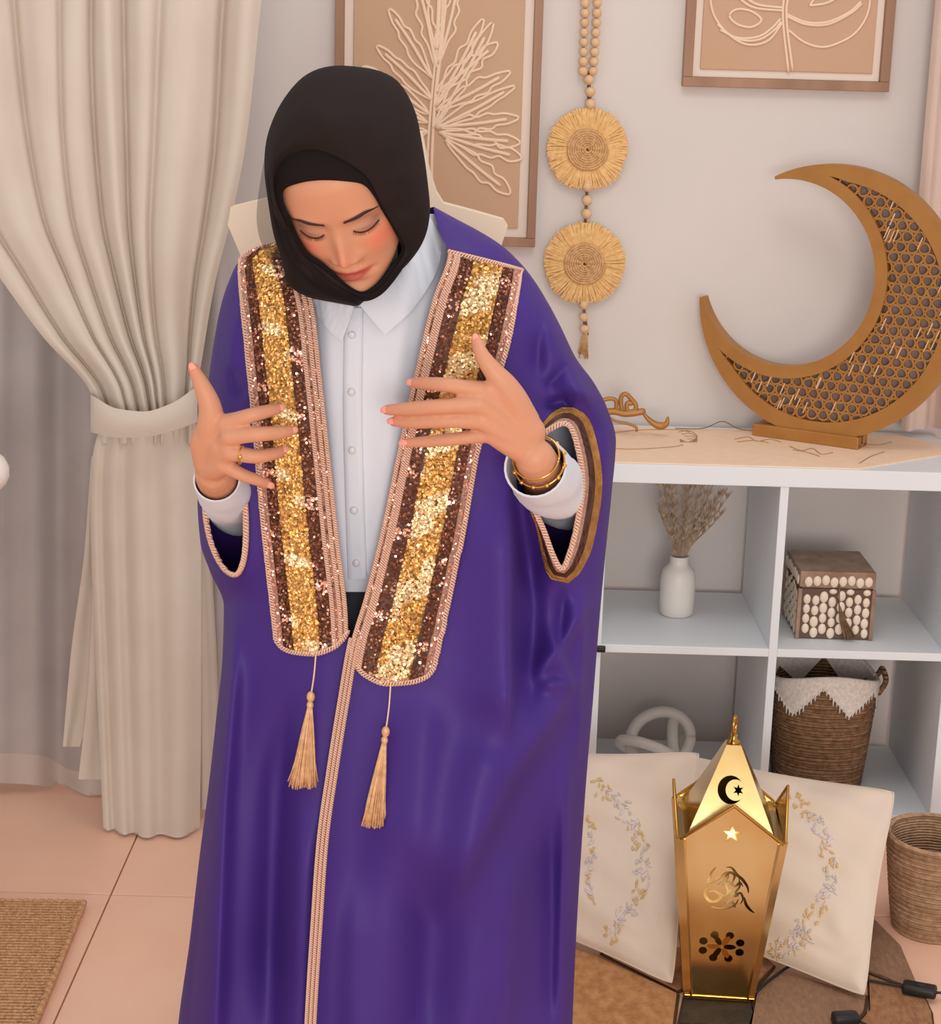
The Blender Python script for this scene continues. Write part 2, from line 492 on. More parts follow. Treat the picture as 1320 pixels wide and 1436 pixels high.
patch = [('hide_gold', [(792, 1488), (945, 1486), (952, 1446), (1048, 1452), (1050, 1488), (1330, 1490), (1335, 1540), (785, 1530)]), ('hide_gold', [(795, 1330), (838, 1346), (950, 1398), (945, 1436), (940, 1480), (790, 1480)]),
         ('hide_olive', [(962, 1392), (1050, 1400), (1056, 1425), (1050, 1446), (952, 1440)]),
         ('hide_grey', [(1062, 1392), (1085, 1366), (1215, 1400), (1212, 1422), (1160, 1480), (1046, 1480)]),
         ('hide_tan', [(1218, 1372), (1296, 1402), (1306, 1424), (1312, 1480), (1168, 1480), (1220, 1422)]),
         ('hide_grey', [(1210, 1368), (1222, 1290), (1262, 1330), (1290, 1396), (1218, 1366)]),
         ('hide_gold', [(845, 1340), (900, 1325), (960, 1335), (960, 1388), (950, 1392)]),
         ('hide_tan', [(968, 1335), (1060, 1335), (1085, 1358), (1056, 1390), (968, 1386)])]
hr = PZ(1010, 1420, 0)
hide = thing('patchwork_rug', hr, 'patchwork hide rug of tan and brown pieces under the lantern', 'rug')
allp = []
for mname, poly in patch:
    w = PZ(np.array([p[0] for p in poly]), np.array([p[1] for p in poly]), 0.0)
    allp.append(w)
mbs = MB()
for (mname, poly), w in zip(patch, allp):
    cc = w.mean(0); w2 = cc + (w - cc) * 0.985
    mbp = MB(); mbp.plate(w2[:, :2], (0, 0, 0.003), (1, 0, 0), (0, 1, 0), (0, 0, 1), 0.005)
    obj('hide_patch', mbp, mname, hide, smooth=False)
    w3 = cc + (w - cc) * 1.05
    mbs.plate(w3[:, :2], (0, 0, 0.0005), (1, 0, 0), (0, 1, 0), (0, 0, 1), 0.003)
obj('backing', mbs, 'seam', hide, smooth=False)

# ---------------------------------------------------------------- framed pictures
def frame_box(x0, x1, zb, zt, label, wood_w, mat_w):
    """x0..x1 at the wall, zb bottom"""
    yb = YW
    t = thing('framed_picture', ((x0 + x1) / 2, yb, zb), label, 'picture', 'leaf pictures on the wall')
    th = 0.025
    def bar(n, m, xa, xb, za, zc, y, dpt):
        b = MB(); b.box(((xa + xb) / 2, y - dpt / 2, (za + zc) / 2), (xb - xa, dpt, zc - za), bev=0.0015); obj(n, b, m, t, smooth=False)
    bar('frame_rail', 'wood', x0, x1, zb, zb + wood_w, yb - .0005, th); bar('frame_rail', 'wood', x0, x1, zt - wood_w, zt, yb - .0005, th)
    bar('frame_stile', 'wood', x0, x0 + wood_w, zb + wood_w, zt - wood_w, yb - .0005, th); bar('frame_stile', 'wood', x1 - wood_w, x1, zb + wood_w, zt - wood_w, yb - .0005, th)
    bar('mat_board', 'mat_board', x0 + wood_w, x1 - wood_w, zb + wood_w, zt - wood_w, yb - .0005, .010)
    bar('canvas', 'canvas', x0 + wood_w + mat_w, x1 - wood_w - mat_w, zb + wood_w + mat_w, zt - wood_w - mat_w, yb - .0105, .005)
    return t
YA = YW - 0.018
fl = P(473, 60, YA)[0] - .004; fr = P(757, 160, YA)[0]; fb = P(740, 346, YA)[2]
left_pic = frame_box(fl, fr, fb, fb + 0.78, 'tan framed picture with a feathery cream leaf behind the person', .018, .020)
gl = P(958, 100, YA)[0]; gr = P(1250, 80, YA)[0]; gb = P(1100, 125, YA)[2]
right_pic = frame_box(gl, gr, gb, gb + 0.62, 'tan framed picture with a round outlined leaf above the crescent moon', .020, .016)
def lines(parent, name, strokes, w, n=26, closed=False):
    m = MB()
    for st in strokes:
        p2 = spl(st, n, closed)
        if closed: p2 = np.vstack([p2, p2[:1]])
        m.tube(P(p2[:, 0], p2[:, 1], np.full(len(p2), YW - 0.0165)), w, 5, flat=1.0)
    obj(name, m, 'chalk_line', parent)
# feathery leaf: each lobe is an outline with a midrib
lobes = [((608, 180), (692, 30), 8), ((610, 150), (678, 26), 7), ((612, 130), (698, 60), 9), ((612, 155), (716, 100), 9), ((612, 180), (724, 120), 8), ((614, 178), (728, 165), 9),
         ((616, 186), (730, 200), 10), ((622, 190), (732, 222), 10), ((625, 196), (716, 272), 11),
         ((606, 110), (545, 12), 9), ((606, 140), (528, 64), 9), ((602, 160), (508, 94), 9), ((600, 172), (500, 130), 10),
         ((600, 185), (510, 190), 10), ((612, 95), (585, -30), 8), ((615, 90), (645, -30), 8), ((612, 70), (615, -60), 10)]
out, rib = [], []
rl = random.Random(3)
for (b, t, w) in lobes:
    b = np.array(b, float); t = np.array(t, float); d = t - b; L = np.linalg.norm(d); d /= L; nrm = np.array([-d[1], d[0]])
    up, dn = [], []
    for k, f in enumerate((0.10, 0.28, 0.42, 0.5, 0.64, 0.72, 0.86)):
        ww = w * (0.35, 0.7, 1.15, 0.75, 1.0, 0.55, 0.62)[k] * rl.uniform(.9, 1.5)
        up.append(b + d * L * f + nrm * ww); dn.append(b + d * L * (f - .02) - nrm * ww * rl.uniform(.8, 1.2))
    out.append([b] + up + [t] + dn[::-1] + [b])
    rib.append([b, b + d * L * 0.5 + nrm * 1.5, b + d * L * 0.85])
lines(left_pic, 'leaf_outline', out, 0.0032, 60)
lines(left_pic, 'leaf_rib', rib, 0.0042, 14)
lines(left_pic, 'leaf_stem', [[(628, -60), (622, 40), (612, 130), (606, 210), (606, 300)], [(620, -60), (615, 40), (606, 130), (600, 210), (598, 300)], [(624, -60), (618, 60), (609, 150), (604, 280)]], 0.0036, 30)
# round leaf
lines(right_pic, 'leaf_outline', [
    [(995, -40), (998, 10), (1012, 38), (1036, 58), (1058, 63), (1080, 55), (1097, 32)],
    [(1006, 34), (1030, 52), (1062, 52), (1082, 40), (1095, 26)], [(1010, 42), (1040, 56), (1066, 55), (1086, 42), (1096, 30)],
    [(1222, -30), (1218, 16), (1200, 46), (1172, 62), (1150, 66), (1126, 58), (1106, 42)],
    [(1104, 20), (1130, 31), (1160, 31), (1190, 18), (1208, 2)], [(1104, 23), (1130, 34), (1162, 34), (1194, 18), (1209, 5)], [(1136, 8), (1160, 4), (1182, -8)], [(1136, 8), (1146, -6), (1170, -20)],
    [(995, -40), (1010, -110), (1050, -165), (1108, -196)], [(1222, -30), (1212, -105), (1172, -165), (1108, -196)], [(1104, -40), (1080, -90), (1030, -120)], [(1108, -60), (1140, -110), (1190, -125)], [(1107, -110), (1090, -145), (1062, -158)],
    [(1030, -8), (1056, 10), (1098, 15)], [(1040, -8), (1062, 6), (1098, 11)]], 0.0030, 40)
lines(right_pic, 'leaf_hole', [[(1023, 22), (1034, 13), (1054, 16), (1068, 28), (1054, 38), (1034, 34)]], 0.0030, 40, True)
lines(right_pic, 'leaf_stem', [[(1106, -190), (1104, -40), (1098, 20), (1106, 102)], [(1110, -190), (1110, -40), (1103, 20), (1112, 100)]], 0.0032, 30)

# ---------------------------------------------------------------- beaded wall hanging
YB = YW - 0.020
wh = thing('wall_hanging', P(822, 500, YB), 'wooden bead garland with two fringed raffia discs on the wall', 'wall decor')
mbb = MB(); mbb.ball((0, 0, 0), 0.0098, nu=12, nv=9)
bead_me = mesh_of('bead', mbb, 'bead')
mbc = MB()
def strand(pts, pitch, sc=1.0):
    w = P(np.array([p[0] for p in pts]), np.array([p[1] for p in pts]), YB)
    L = np.sum(np.linalg.norm(np.diff(w, axis=0), axis=1)); n = max(2, int(L / pitch) + 1)
    q = spl(w, n)
    for c in q: inst('bead', bead_me, c, wh, rot=(rng.random() * 3, rng.random() * 3, 0), scale=(sc * rng.uniform(.93, 1.05),) * 3)
    mbc.tube(spl(w, 12), 0.0022, 6)
strand([(820, -120), (821, 0), (819, 60), (818, 100)], 0.0185)
strand([(838, -120), (838, 0), (835, 60), (832, 100)], 0.0185)
strand([(826, 112), (828, 128), (828, 146)], 0.0185, 1.12)
strand([(824, 262), (824, 276), (823, 300)], 0.0195, 1.12)
strand([(819, 428), (819, 444), (820, 462)], 0.0195, 1.08)
mbc.tube(P(np.array([826., 824, 820, 819, 824]), np.array([100., 260, 330, 430, 470]), YB + 0.006), 0.003, 6)
obj('cord', mbc, 'twine', wh)
mbtas = MB()                       # loop of cord and short raffia end below the beads
for k in range(26):
    a0 = rng.uniform(-1, 1)
    mbtas.tube(P(np.array([823, 820 + a0 * 4, 818 + a0 * 7]), np.array([462., 478, 498 + rng.uniform(-5, 6)]), YB - 0.004 + rng.uniform(-.004, .004)), 0.0012, 4)
obj('end_tassel', mbtas, 'raffia_coil', wh, kind='stuff')
def raffia(px, py, rp):
    c = P(px, py, YB); r = P(px + rp, py, YB)[0] - c[0]
    m = MB()
    for k in range(640):
        a = k / 640 * 2 * math.pi + rng.uniform(-.01, .01)
        ln = r * (rng.uniform(.97, 1.05) + .012 * math.sin(a * 5))
        n0 = np.array([math.cos(a), 0, math.sin(a)]); n1 = np.array([math.cos(a + rng.uniform(-.06, .06)), 0, math.sin(a + rng.uniform(-.06, .06))])
        y = rng.uniform(-.004, .006)
        q = np.array([c + n0 * r * .45, c + n0 * r * .75 + [0, y - .004, 0], c + n1 * ln + [0, y, 0]])
        w = np.array([-n0[2], 0, n0[0]]) * r * .016
        m.grid(np.array([[q[0] - w, q[0] + w], [q[1] - w * 1.3, q[1] + w * 1.3], [q[2] - w * 1.2, q[2] + w * 1.2]]))
    obj('fringe', m, 'raffia', wh, kind='stuff')
    m = MB()
    m.lathe([(0.0001, 0), (r * .56, 0)], n=32)
    m.v = [tuple(c + np.array([p[0], 0.004, p[1]])) for p in m.v]
    t = np.linspace(0, 1, 420); aa = t * 2 * np.pi * 8; rr = r * (.04 + .48 * t)
    m.tube(np.stack([c[0] + rr * np.cos(aa), np.full(420, c[1] - .006) - .0012 * np.sin(aa * 9), c[2] + rr * np.sin(aa)], 1), r * .036, 6)
    obj('woven_disc', m, 'raffia_coil', wh)
raffia(824, 209, 55)
raffia(820, 369, 55)

# ---------------------------------------------------------------- shelf unit 2 x 2
SF, SD = 3.44, 0.39
sxl = P(817, 905, SF)[0]; SW = 0.775; SH = 0.77
sxr = sxl + SW
shelf = thing('shelf_unit', ((sxl + sxr) / 2, SF + SD / 2, 0), 'white open cube shelf unit with four compartments', 'shelf')
def board(n, x0, x1, z0, z1, y0=SF, y1=SF + SD):
    m = MB(); m.box(((x0 + x1) / 2, (y0 + y1) / 2, (z0 + z1) / 2), (x1 - x0, y1 - y0, z1 - z0), bev=0.001); obj(n, m, 'shelf_white', shelf, smooth=False)
TO, TI = 0.038, 0.017
board('top_board', sxl, sxr, SH - TO, SH); board('bottom_board', sxl, sxr, 0.0, TO)
board('side_panel', sxl, sxl + TO, TO, SH - TO); board('side_panel', sxr - TO, sxr, TO, SH - TO)
xm = (sxl + sxr) / 2
board('divider', xm - TI / 2, xm + TI / 2, TO, SH - TO, SF + .002)
zm = SH / 2
board('shelf_board', sxl + TO, xm - TI / 2, zm - TI / 2, zm + TI / 2, SF + .002); board('shelf_board', xm + TI / 2, sxr - TO, zm - TI / 2, zm + TI / 2, SF + .002)
cell_l = (sxl + TO, xm - TI / 2); cell_r = (xm + TI / 2, sxr - TO); zs = zm + TI / 2

# runner on top
def on_top(px, py, dz=0.0): return PZ(np.asarray(px, float), np.asarray(py, float), SH + dz)
rp = np.array([[sxl + .005, SF + .006], [on_top(1198, 652)[0], SF + .006], [on_top(1296, 598)[0] + .02, SF + .2], [on_top(1240, 592)[0], SF + SD - .03], [sxl + .005, SF + SD - .03]])
rb = np.array([rp[:, 0].mean(), SF + .2, SH])
runner = thing('table_runner', rb, 'beige embroidered cloth runner laid on top of the shelf unit', 'cloth')
m = MB(); m.plate(rp, (0, 0, SH + .0002), (1, 0, 0), (0, 1, 0), (0, 0, 1), 0.0025); obj('cloth', m, 'runner', runner, smooth=False)
m = MB()
rt = SH + 0.0032
def thread(pts, r=0.0011, n=30):
    pts = np.array(pts, float); p2 = spl(pts, n)
    q = PZ(p2[:, 0], p2[:, 1], rt); m.tube(q, r, 4)
thread([(845, 628), (890, 630), (940, 627), (958, 624)]); thread([(858, 607), (900, 603), (950, 603), (968, 606)])
for k in range(5):
    thread([(952 + k * 4, 606 + k * 3), (966 + k * 2, 604 + k * 4), (978, 612 + k * 2), (966, 620), (954, 616 + k)], 0.0009)
thread([(1030, 616), (1050, 613), (1062, 619), (1080, 616), (1096, 620)]); thread([(1034, 620), (1056, 618), (1078, 621)])
thread([(1108, 626), (1124, 632), (1140, 629), (1152, 637), (1168, 635)]); thread([(1112, 631), (1130, 634), (1150, 640)])
thread([(1214, 623), (1232, 624), (1250, 620)]); thread([(1205, 650), (1222, 640), (1240, 634)], .0014)
obj('embroidery', m, 'runner_thread', runner, kind='stuff')
# ================================================================ things on and around the shelf
TOP = SH + 0.0027
# ---------------------------------------------------------------- crescent moon
yaw = R(-31)
MU = np.array([math.cos(yaw), math.sin(yaw), 0.0])     # across the moon
MN = np.array([math.sin(yaw), -math.cos(yaw), 0.0])    # towards the camera
MV = np.array([0.0, 0, 1.0])
MUx = MU
mc = on_top(1133, 618, 0.003)
RO = 0.283; RI = 0.194; OFF = np.array([-0.094, 0.054])
tb = 0.026
mo = np.array([mc[0], mc[1], TOP + tb + RO - 0.014]) + MU * 0.022 + MV * 0.0
moon = thing('crescent_moon', (mc[0], mc[1], TOP), 'large gold crescent moon with pierced lattice on a wooden foot', 'ornament')
ps = np.linspace(0, 2 * np.pi, 721)
u_ = np.stack([np.cos(ps), np.sin(ps)], 1)
bq = (u_ @ OFF); ro = -bq + np.sqrt(np.maximum(bq ** 2 - (OFF @ OFF) + RO ** 2, 0))
T = ro - RI
ok = T > 0.006
# contiguous range
i0 = [i for i in range(720) if ok[i] and not ok[i - 1]][0]
idx = []
k = i0
while ok[k % 720]: idx.append(k % 720); k += 1
idx = idx[::3] + [idx[-1]]
def m3(p2, d): return mo + p2[..., :1] * MU + p2[..., 1:2] * MV + MN * d
def band3(mb, r0, r1, d0, d1):
    """closed strip between radii r0, r1 (arrays over idx), depth d0..d1"""
    a = OFF + u_[idx] * r0[:, None]; b = OFF + u_[idx] * r1[:, None]
    loop = np.array([m3(a, d1), m3(b, d1), m3(b, d0), m3(a, d0)])       # 4 x n x 3
    mb.loft(np.transpose(loop, (1, 0, 2)))
Ti = T[idx]; rin = np.full(len(idx), RI); rout = ro[idx]
wb_o = np.minimum(0.036, Ti * .5); wb_i = np.minimum(0.026, Ti * .5)
m = MB(); band3(m, rout - wb_o, rout, -.016, .016); obj('outer_rim', m, 'moon_gold', moon, smooth=False)
m = MB(); band3(m, rin, rin + wb_i, -.016, .016); obj('inner_rim', m, 'moon_gold', moon, smooth=False)
m = MB(); band3(m, rin + .002, rout - .002, -.013, -.006); obj('back_panel', m, 'moon_back', moon, smooth=False)
m = MB(); pt = 0.0245
an = np.linspace(0, 2 * np.pi, 12, endpoint=False)
for i in range(-16, 17):
    for j in range(-16, 17):
        c = np.array([i * pt + (j % 2) * pt / 2, j * pt * .866])
        d = c - OFF; r = np.linalg.norm(d)
        if r < 1e-6: continue
        dd = d / r; b = dd @ OFF; rr = -b + math.sqrt(max(b * b - OFF @ OFF + RO ** 2, 0))
        if not (RI + .020 < r < rr - .030): continue
        o_ = c + np.stack([np.cos(an), np.sin(an)], 1) * pt * .53
        sh = 1 + .10 * np.cos(an * 3 + (i + j))
        n_ = c + np.stack([np.cos(an), np.sin(an)], 1) * pt * .37 * sh[:, None]
        loop = np.array([m3(n_, .013), m3(o_, .013), m3(o_, .007), m3(n_, .007)])
        m.grid(np.transpose(loop, (1, 0, 2)), cu=True, cv=True)
obj('lattice', m, 'moon_gold', moon, smooth=False)
m = MB()
rot = Matrix(((MU[0], -MN[0], 0), (MU[1], -MN[1], 0), (0, 0, 1)))
m.box(tuple(np.array([mc[0], mc[1], TOP + tb / 2]) + MN * .012), (.235, .022, tb), rot, .002)
m.box(tuple(np.array([mc[0], mc[1], TOP + tb / 2]) - MN * .026), (.235, .02, tb), rot, .002)
m.box(tuple(np.array([mc[0], mc[1], TOP + .005]) - MN * .007), (.235, .05, .009), rot, .001)
obj('foot', m, 'moon_gold', moon, smooth=False)
# little fairy lights wire across the lattice
m = MB()
for k in range(34):
    q = None
    for _ in range(40):
        a = rng.choice(idx[10:-10]); r = rng.uniform(RI + .03, ro[a] - .04) if ro[a] - RI > .09 else None
        if r: q = OFF + u_[a] * r; break
    if q is None: continue
    c = m3(q[None], .0145)[0]
    m.tube(np.array([c - MV * .011 + MU * -.004, c + MV * .011 + MU * .004]), .0016, 5, True)
obj('light_bulbs', m, 'bead', moon, kind='stuff')

# ---------------------------------------------------------------- small gold script ornament
YS = 3.70
so = P(892, 603, YS); so[2] = TOP
orn = thing('script_ornament', so, 'small gold script ornament with a curved tail beside the robe sleeve', 'ornament')
def stroke(pts, r, name, n=24, closed=False):
    m = MB(); p2 = spl(pts, n, closed)
    if closed: p2 = np.vstack([p2, p2[:1]])
    q = P(p2[:, 0], p2[:, 1], YS); q[:, 2] = np.maximum(q[:, 2], TOP + .006)
    m.tube(q, r, 8, True); obj(name, m, 'moon_gold', orn)
stroke([(901, 578), (912, 590), (924, 597), (934, 595), (937, 586)], np.r_[np.linspace(.003, .0085, 16), np.linspace(.0085, .003, 8)], 'tail')
stroke([(846, 578), (862, 577), (876, 580), (890, 579), (901, 577)], .0075, 'base_stroke')
stroke([(872, 574), (871, 558), (877, 552), (884, 558), (892, 568), (890, 576), (880, 576), (880, 564), (885, 566)], .005, 'loop')
stroke([(846, 561), (856, 559), (864, 562), (864, 576)], .0045, 'loop')
stroke([(852, 583), (862, 590), (880, 594), (892, 599), (893, 604)], .003, 'foot_wire')
# thin wire on the runner
m = MB(); w = PZ(np.linspace(940, 1048, 40), np.linspace(588, 594, 40), TOP + .001); w[:, 2] = TOP + .003 + .018 * np.exp(-((np.linspace(0, 1, 40) - .6) / .16) ** 2)
w[:, 1] = 3.78
tag(obj('wire', m.tube(w, .0011, 5), 'twine', base=(w[20][0], w[20][1], TOP)), 'thin loose wire rising behind the moon foot on the runner', 'wire')

# ---------------------------------------------------------------- vase and dried grass
vc = np.array([P(949, 850, SF + .22)[0], SF + .22, zs + .0006])
prof = [(.0, .0), (.032, .0), (.036, .004), (.0375, .03), (.0375, .080), (.034, .098), (.024, .108), (.020, .114), (.0195, .126), (.021, .130), (.0185, .130), (.016, .116), (.016, .02), (.0, .02)]
m = MB().lathe(prof, vc, 36)
vase = tag(obj('vase', m, 'porcelain', base=vc), 'small white bottle vase holding dried grass in the shelf', 'vase')
gb_ = vc + [0, 0, .0225]
grass = thing('dried_grass', gb_, 'bunch of dried grass plumes standing in the white bottle vase', 'plant')
for k in range(24):
    f = (k + .5) / 24; lean = -.38 + 1.0 * f + rng.uniform(-.05, .05); hgt = rng.uniform(.225, .30) if .1 < f < .7 else rng.uniform(.18, .25)
    yy_ = rng.uniform(-.15, .1)
    tip = gb_ + np.array([lean * hgt * .75, yy_ * hgt, .02 + hgt])
    if tip[2] > SH - TO - .008: tip[2] = SH - TO - .008
    mid = gb_ + np.array([lean * .022, yy_ * .01, .11])
    pth = spl([gb_ + [lean * .004, 0, 0], mid, mid * .4 + tip * .6, tip], 14)
    m = MB(); m.tube(pth, np.linspace(.0012, .0006, 14), 4)
    for q in range(90):
        t = rng.uniform(.42, 1); i = int(t * 13); b = pth[i]
        d = np.array([rng.uniform(-1, 1) + lean, rng.uniform(-1, 1), 1.6]); d /= np.linalg.norm(d)
        ln = rng.uniform(.012, .028)
        if b[2] + d[2] * ln > SH - TO - .002: continue
        if abs(b[0] + d[0] * ln) < 0: continue
        w = np.cross(d, [0, 1, 0]) * .0013
        m.add([b - w, b + w, b + d * ln], [(0, 1, 2)])
    obj('stem', m, 'dry_grass', grass)

# small brown tag hanging under the top board, dark clip on the middle board
tp = P(990, 677, SF + .25); tz = SH - TO
t = thing('hanging_tag', (tp[0], tp[1], tz), 'small brown tag hanging under the shelf top above the vase', 'tag')
m = MB(); m.ball((tp[0], tp[1], tz - .014), (.008, .004, .012)); obj('tag_body', m, 'brown_tag', t)
m = MB(); m.tube(np.array([[tp[0], tp[1], tz - .0005], [tp[0], tp[1], tz - .006]]), .001, 5); obj('tag_string', m, 'twine', t)
cpx = P(843, 907, SF)[0]
t = thing('shelf_clip', (cpx, SF, zm), 'small black clip on the front edge of the middle shelf', 'clip')
m = MB(); m.box((cpx, SF - .0035, zm), (.018, .008, .013), bev=.002); obj('clip_body', m, 'black_plastic', t)
m = MB(); m.tube(np.array([[cpx - .006, SF - .0085, zm], [cpx + .006, SF - .0085, zm]]), .002, 6, True); obj('clip_bar', m, 'black_plastic', t)

# ---------------------------------------------------------------- mosaic box
bx0 = P(1114, 875, SF + .08)[0] + .006; BW, BD, BH, LH = .152, .165, .108, .034
byf = SF + .075
zs += .0006
box = thing('mosaic_box', (bx0 + BW / 2, byf + BD / 2, zs), 'wooden lidded box covered in cream oval mosaic pieces', 'box')
m = MB(); m.box((bx0 + BW / 2, byf + BD / 2, zs + BH / 2), (BW, BD, BH), bev=.002); body = obj('body', m, 'box_gap', box, smooth=False)
m = MB(); m.box((bx0 + BW / 2, byf + BD / 2, zs + BH + .003 + LH / 2), (BW + .004, BD + .004, LH), bev=.002)
lid = obj('lid', m, 'box_wood', box, smooth=False)
m = MB(); m.box((bx0 + BW / 2, byf + BD / 2, zs + BH + .0015), (BW - .01, BD - .01, .004)); obj('lid_gap', m, 'box_wood', box, smooth=False)
m = MB()
for (x, y) in ((bx0, byf), (bx0 + BW, byf), (bx0, byf + BD), (bx0 + BW, byf + BD)):
    m = MB(); m.box((x, y, zs + BH / 2), (.008, .008, BH), bev=.001); obj('corner_strip', m, 'box_wood', box, smooth=False)
mbo = MB(); mbo.ball((0, 0, 0), (.0086, .0030, .0116), nu=10, nv=7)
oval = mesh_of('mosaic_piece', mbo, 'bone')
def pieces(parent, u0, u1, z0, z1, face):
    nu = max(2, int((u1 - u0) / .0165)); step = (u1 - u0) / nu
    for c in range(nu):
        zz = z0 + .0114 + (0 if c % 2 else .008) + rng.uniform(-.001, .001)
        while zz < z1 - .0035:
            sc = rng.uniform(.88, 1.06)
            u = u0 + (c + .5) * step + rng.uniform(-.0008, .0008)
            h = min(1.0, (z1 - zz) / .0105)
            if face == 'f': inst('mosaic_piece', oval, (u, byf - .0005, zz), parent, scale=(sc, 1, sc * h))
            else: inst('mosaic_piece', oval, (bx0 - .0005, u, zz), parent, rot=(0, 0, R(90)), scale=(sc, 1, sc * h))
            zz += .0226 * sc + .0006
pieces(body, bx0 + .007, bx0 + BW - .005, zs + .002, zs + BH, 'f'); pieces(body, byf + .006, byf + BD - .004, zs + .002, zs + BH, 's')
for f, (a0, a1) in (('f', (bx0 + .007, bx0 + BW - .004)), ('s', (byf + .006, byf + BD - .004))):
    n = 8
    for k in range(n):
        u = a0 + (k + .5) * (a1 - a0) / n; zz = zs + BH + .003 + .012 + (k % 3) * .002
        if f == 'f': inst('mosaic_piece', oval, (u, byf - .0028, zz), lid, scale=(1.02, 1, .95))
        else: inst('mosaic_piece', oval, (bx0 - .0028, u, zz), lid, rot=(0, 0, R(90)), scale=(1.02, 1, .95))
m = MB()
kx = bx0 + BW * .53; kz = zs + BH + .012
m.tube(np.array([[kx - .002, byf - .004, kz], [kx - .001, byf - .007, kz - .02], [kx, byf - .009, zs + .075]]), .0015, 5)
for k in range(60):
    a = rng.uniform(-1, 1)
    m.tube(np.array([[kx, byf - .009, zs + .078], [kx + .010 + a * .006, byf - .011 + rng.uniform(-.004, .003), zs + .045], [kx + .026 + a * .012, byf - .013 + rng.uniform(-.005, .003), zs + .006 + rng.uniform(0, .006)]]), .0011, 4)
obj('tassel', m, 'twine', box, label='brown twine tassel')

# ---------------------------------------------------------------- woven baskets
def basket(loc, r0, r1, h, body_mat, name, label, zig=None, rim_dip=0.0, sq=1.0):
    t = thing(name, loc, label, 'basket', None)
    loc = np.asarray(loc, float)
    n = 96; ph = np.linspace(0, 2 * np.pi, n, endpoint=False)
    def ring(f, off=0.0):
        r = r0 + (r1 - r0) * f ** .8 + off
        z = h * f * (1 + rim_dip * np.cos(ph * 2) * f * f)
        coil = .0016 * math.sin(f * h / .0095 * 2 * math.pi) * (1 if off == 0 else 0)
        se = (np.abs(np.cos(ph)) ** 3.0 + np.abs(np.sin(ph)) ** 3.0) ** (-1 / 3.0)
        k = (sq * 1 + (1 - sq) * se)
        rr = (r + coil) * k + .0006 * np.sin(ph * 46 + f * 90)
        return np.stack([rr * np.cos(ph), rr * np.sin(ph), np.maximum(z, 0)], 1) + loc
    fs = np.linspace(0, 1, int(h / .0095) * 5)
    m = MB(); m.grid(np.array([ring(f) for f in fs]), cu=True)
    m.grid(np.array([ring(f, -.006) for f in np.linspace(1, .02, 24)]), cu=True)
    c = ring(.02, -.006); m.loft(np.array([c, c * 0 + c.mean(0) + (c - c.mean(0)) * .02]))
    obj('body', m, body_mat, t)
    m = MB(); rm = ring(1.0, -.003); m.tube(np.vstack([rm, rm[:1]]), .0055, 8); obj('rim', m, 'yarn_white' if zig else body_mat, t)
    if zig:
        m = MB()
        for sgn, off in ((1, .0028), (-1, -.0085)):
            tri = np.abs(((ph / (2 * np.pi) * zig + .18) % 1) * 2 - 1)
            low = 1 - .07 - .22 * tri
            rows = []
            for k in np.linspace(0, 1, 9):
                fr = 1 - (1 - low) * k
                rows.append(np.array([ring(float(fr[i]), off)[i] for i in range(n)]))
            m.grid(np.array(rows), cu=True)
        # ragged yarn ends along the lower edge
        for i in range(n):
            fr = float(low[i])
            a = ring(fr + .02, .003)[i]; b = ring(max(fr - rng.uniform(.01, .05), 0), .0034)[i]
            m.tube(np.array([a, b]), .0018, 4)
        obj('zigzag_yarn', m, 'yarn_white', t)
    return t, ring
bl = (cell_r[0] + .016 + .118, SF + .17, TO + .0006)
bk, ring = basket(bl, .092, .114, .258, 'basket_brown', 'woven_basket', 'brown woven basket with white zigzag rim in the lower shelf', zig=6, rim_dip=-.06, sq=.55)
m = MB()
hx = bl[0] + .112
q = spl([(hx, bl[1] - .035, TO + .22), (hx + .014, bl[1] - .03, TO + .245), (hx + .012, bl[1], TO + .262), (hx + .014, bl[1] + .03, TO + .245), (hx, bl[1] + .035, TO + .22)], 24)
m.tube(q, .006, 8, True); obj('handle', m, 'basket_brown', bk)
b2 = PZ(1322, 1338, 0); b2[1] = 3.02; b2[2] = 0
basket(tuple(b2), .066, .092, .185, 'basket_tan', 'woven_basket', 'round tan straw basket standing on the floor beside the pillow')

# ---------------------------------------------------------------- white knot
kn = np.array([P(925, 1060, SF + .20)[0], SF + .20, TO])
knot = thing('knot_ornament', kn, 'white ornament of interlocked rounded rings in the lower shelf', 'ornament')
def ringlink(c, ax, ay, rx, ry, rad):
    a = np.linspace(0, 2 * np.pi, 49)
    q = c + np.cos(a)[:, None] * rx * np.asarray(ax) + np.sin(a)[:, None] * ry * np.asarray(ay)
    m = MB(); m.tube(q, rad, 12); obj('link', m, 'porcelain', knot)
def nrmz(v): v = np.array(v, float); return v / np.linalg.norm(v)
ringlink(kn + [.0, 0, .077], nrmz((1, .1, .08)), nrmz((0, .45, .9)), .066, .058, .013)
ringlink(kn + [-.030, -.028, .060], nrmz((1, -.15, -.28)), nrmz((.1, -.75, .62)), .062, .036, .012)
ringlink(kn + [.040, .022, .062], nrmz((.25, .9, .1)), nrmz((-.2, .1, 1)), .045, .050, .012)

